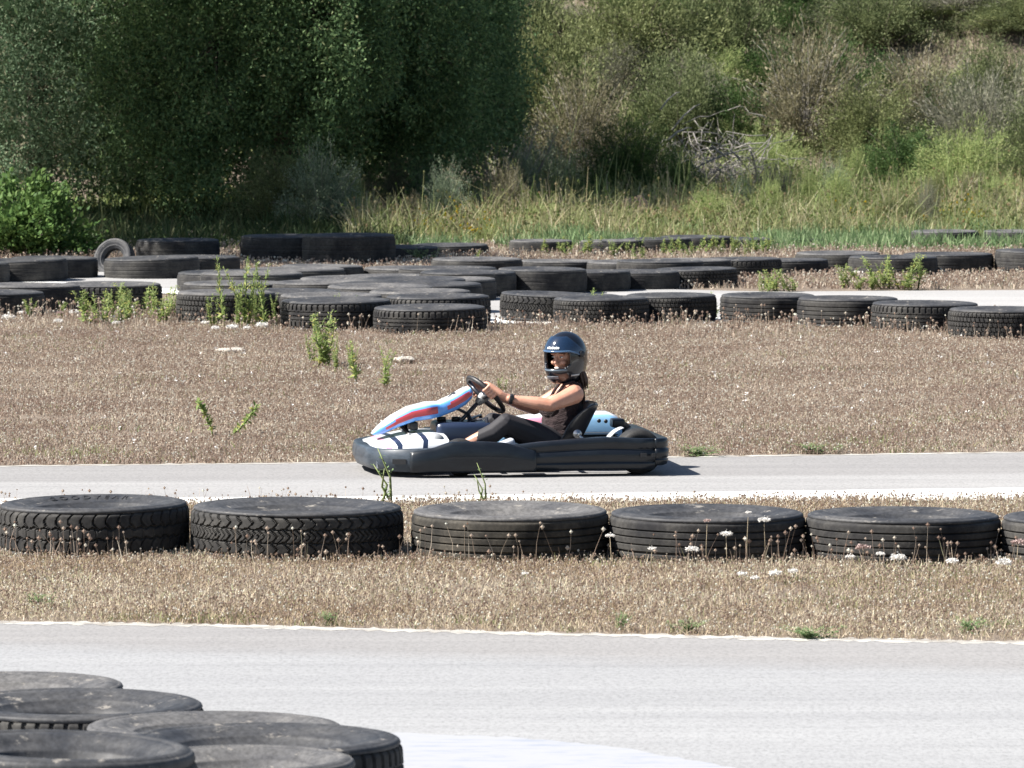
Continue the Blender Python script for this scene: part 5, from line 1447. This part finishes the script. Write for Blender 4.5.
# hair: ponytail under the helmet
HA = mat('brown_hair', (.045, .022, .014), .6); mb = MB(); hg = random.Random(4)
for i in range(60):
    o = Vector((hg.gauss(0, .010), hg.gauss(0, .016), 0)); a = Vector((.450, -.02, .60)) + o
    mb.tube([a + Vector((-.03, 0, .03)), a, a + Vector((.008, 0, -.04)) + o * .3, a + Vector((.010 + hg.gauss(0, .008), hg.gauss(0, .01), -.075 - hg.random() * .03))], [.006, .007, .006, .002], 5)
wear('hair', mb.mesh('hair', HA))

# ---- helmet
HX, HY, HZ = .150, .130, .158
HC = hp(-.012, 0, .012)
def hel(az, el, sc=1.0, dx=0):
    """shell point: az 0 = face direction, positive to her left, el up"""
    x, y, z = math.cos(el) * math.cos(az), math.cos(el) * math.sin(az), math.sin(el)
    if z < 0: k_ = math.cos(el) ** .5 / math.cos(el); x *= k_; y *= k_
    p = Vector((x * HX, y * HY, z * HZ * (1.12 if z < 0 else 1)))
    if z < -.15:                                # chin bar pushed forward, neck narrower
        p.x += .020 * max(0, x) * min(1, (-z - .15) * 3); p.y *= 1 - .10 * min(1, (-z - .15) * 2)
    return HC + HM @ (p * sc)
NA, NE = 120, 64
E0, E1 = math.radians(-64), math.radians(90)
def in_open(az, el):
    a = math.degrees(abs(az)); e = math.degrees(el)
    return ((a / 54) ** 4 + ((e + 1) / 20.5) ** 4) < 1
def shell(sc, hole=True):
    vs = [hel(-PI + 2 * PI * i / NA, E0 + (E1 - E0) * j / NE, sc) for j in range(NE + 1) for i in range(NA)]
    fs = []
    for j in range(NE):
        for i in range(NA):
            az = -PI + 2 * PI * (i + .5) / NA; el = E0 + (E1 - E0) * (j + .5) / NE
            if hole and in_open(az, el): continue
            k = (i + 1) % NA; fs.append([j * NA + i, j * NA + k, (j + 1) * NA + k, (j + 1) * NA + i])
    return vs, fs
mb = MB(); vs, fs = shell(1.0); mb.add(vs, fs, 0, True); hme = mb.mesh('helmet', [mat('helmet_shell', (.006, .007, .011), .22, coat=.4), mat('helmet_lining', (.02, .02, .022), .9)])
ho = wear('helmet', hme); so_ = ho.modifiers.new('s', 'SOLIDIFY'); so_.thickness = .022; so_.offset = -1 if hme.polygons[200].normal.dot(hme.polygons[200].center - (HC - base)) > 0 else 1
so_.material_offset = 0
# raised visor band
def patch(az0, az1, e0, e1, sc, m, name, th=.004, par=None, na=40, ne=12, shape=None):
    mb = MB(); rings = []
    for j in range(ne + 1):
        r = []
        for i in range(na + 1):
            az = math.radians(az0 + (az1 - az0) * i / na); t = j / ne
            lo, hi = (shape(az) if shape else (e0, e1)); r.append(hel(az, math.radians(lo + (hi - lo) * t), sc))
        rings.append(r)
    mb.loft(rings, 0, closed=False, caps=False); me = mb.mesh(name, m)
    bm = bmesh.new(); bm.from_mesh(me); bmesh.ops.solidify(bm, geom=bm.faces[:], thickness=th); bm.to_mesh(me); bm.free()
    for p in me.polygons: p.use_smooth = True
    return wear(name, me, par)
VIS = mat('tinted_visor', (.005, .016, .040), .08, coat=1.0, spec=.8)
def vshape(az):
    a = abs(math.degrees(az)); k = max(0, (a - 50) / 45)
    return (15 - 14 * k ** 1.2, 54 - 42 * min(1, k) ** 1.1)
vo = patch(-97, 97, 0, 0, 1.055, VIS, 'visor', shape=vshape)
patch(-92, 92, 0, 0, 1.07, mat('visor_edge', (.05, .10, .18), .15, coat=.6), 'visor_edge', shape=lambda az: (vshape(az)[0] - 1, vshape(az)[0] + 3), par=vo, ne=2)
wm = mat('sticker_white', (.75, .77, .80), .3)
mb = MB()
for k, a0 in enumerate([-14, -8.5, -3, 3, 9, 14.5, 20]):      # worn white lettering strip, letters unreadable
    e0 = 21.5; hh = 5.0 if k % 2 else 4.2
    c = [hel(math.radians(a0), math.radians(e0), 1.085), hel(math.radians(a0 + 4.2), math.radians(e0), 1.085), hel(math.radians(a0 + 4.6), math.radians(e0 + hh), 1.085), hel(math.radians(a0 + .4), math.radians(e0 + hh), 1.085)]
    mb.add(c, [[0, 1, 2, 3]])
wear('sticker', mb.mesh('sticker', wm), vo)
for s in (-1, 1):
    mb = MB(); c = hel(math.radians(86 * s), math.radians(8), 1.075); nn = (c - HC).normalized()
    mb.lathe([(0, .010), (.014, .010), (.020, .006), (.022, 0)], 20, 0, Matrix.Translation(c) @ nn.to_track_quat('Z', 'Y').to_matrix().to_4x4()); wear('visor_pivot', mb.mesh('visor_pivot', KBL), ho)
# chin vent and lower trim
patch(-24, 24, -44, -37, 1.02, mat('vent_grey', (.12, .13, .15), .4), 'chin_vent', par=ho)
patch(-48, 48, -25.5, -22, 1.012, mat('rubber_trim', (.09, .12, .15), .35), 'eyeport_trim', par=ho, ne=3)
patch(62, 88, -40, -36, 1.01, mat('logo_silver', (.5, .5, .5), .3, metal=.5), 'side_badge', par=ho, ne=3)
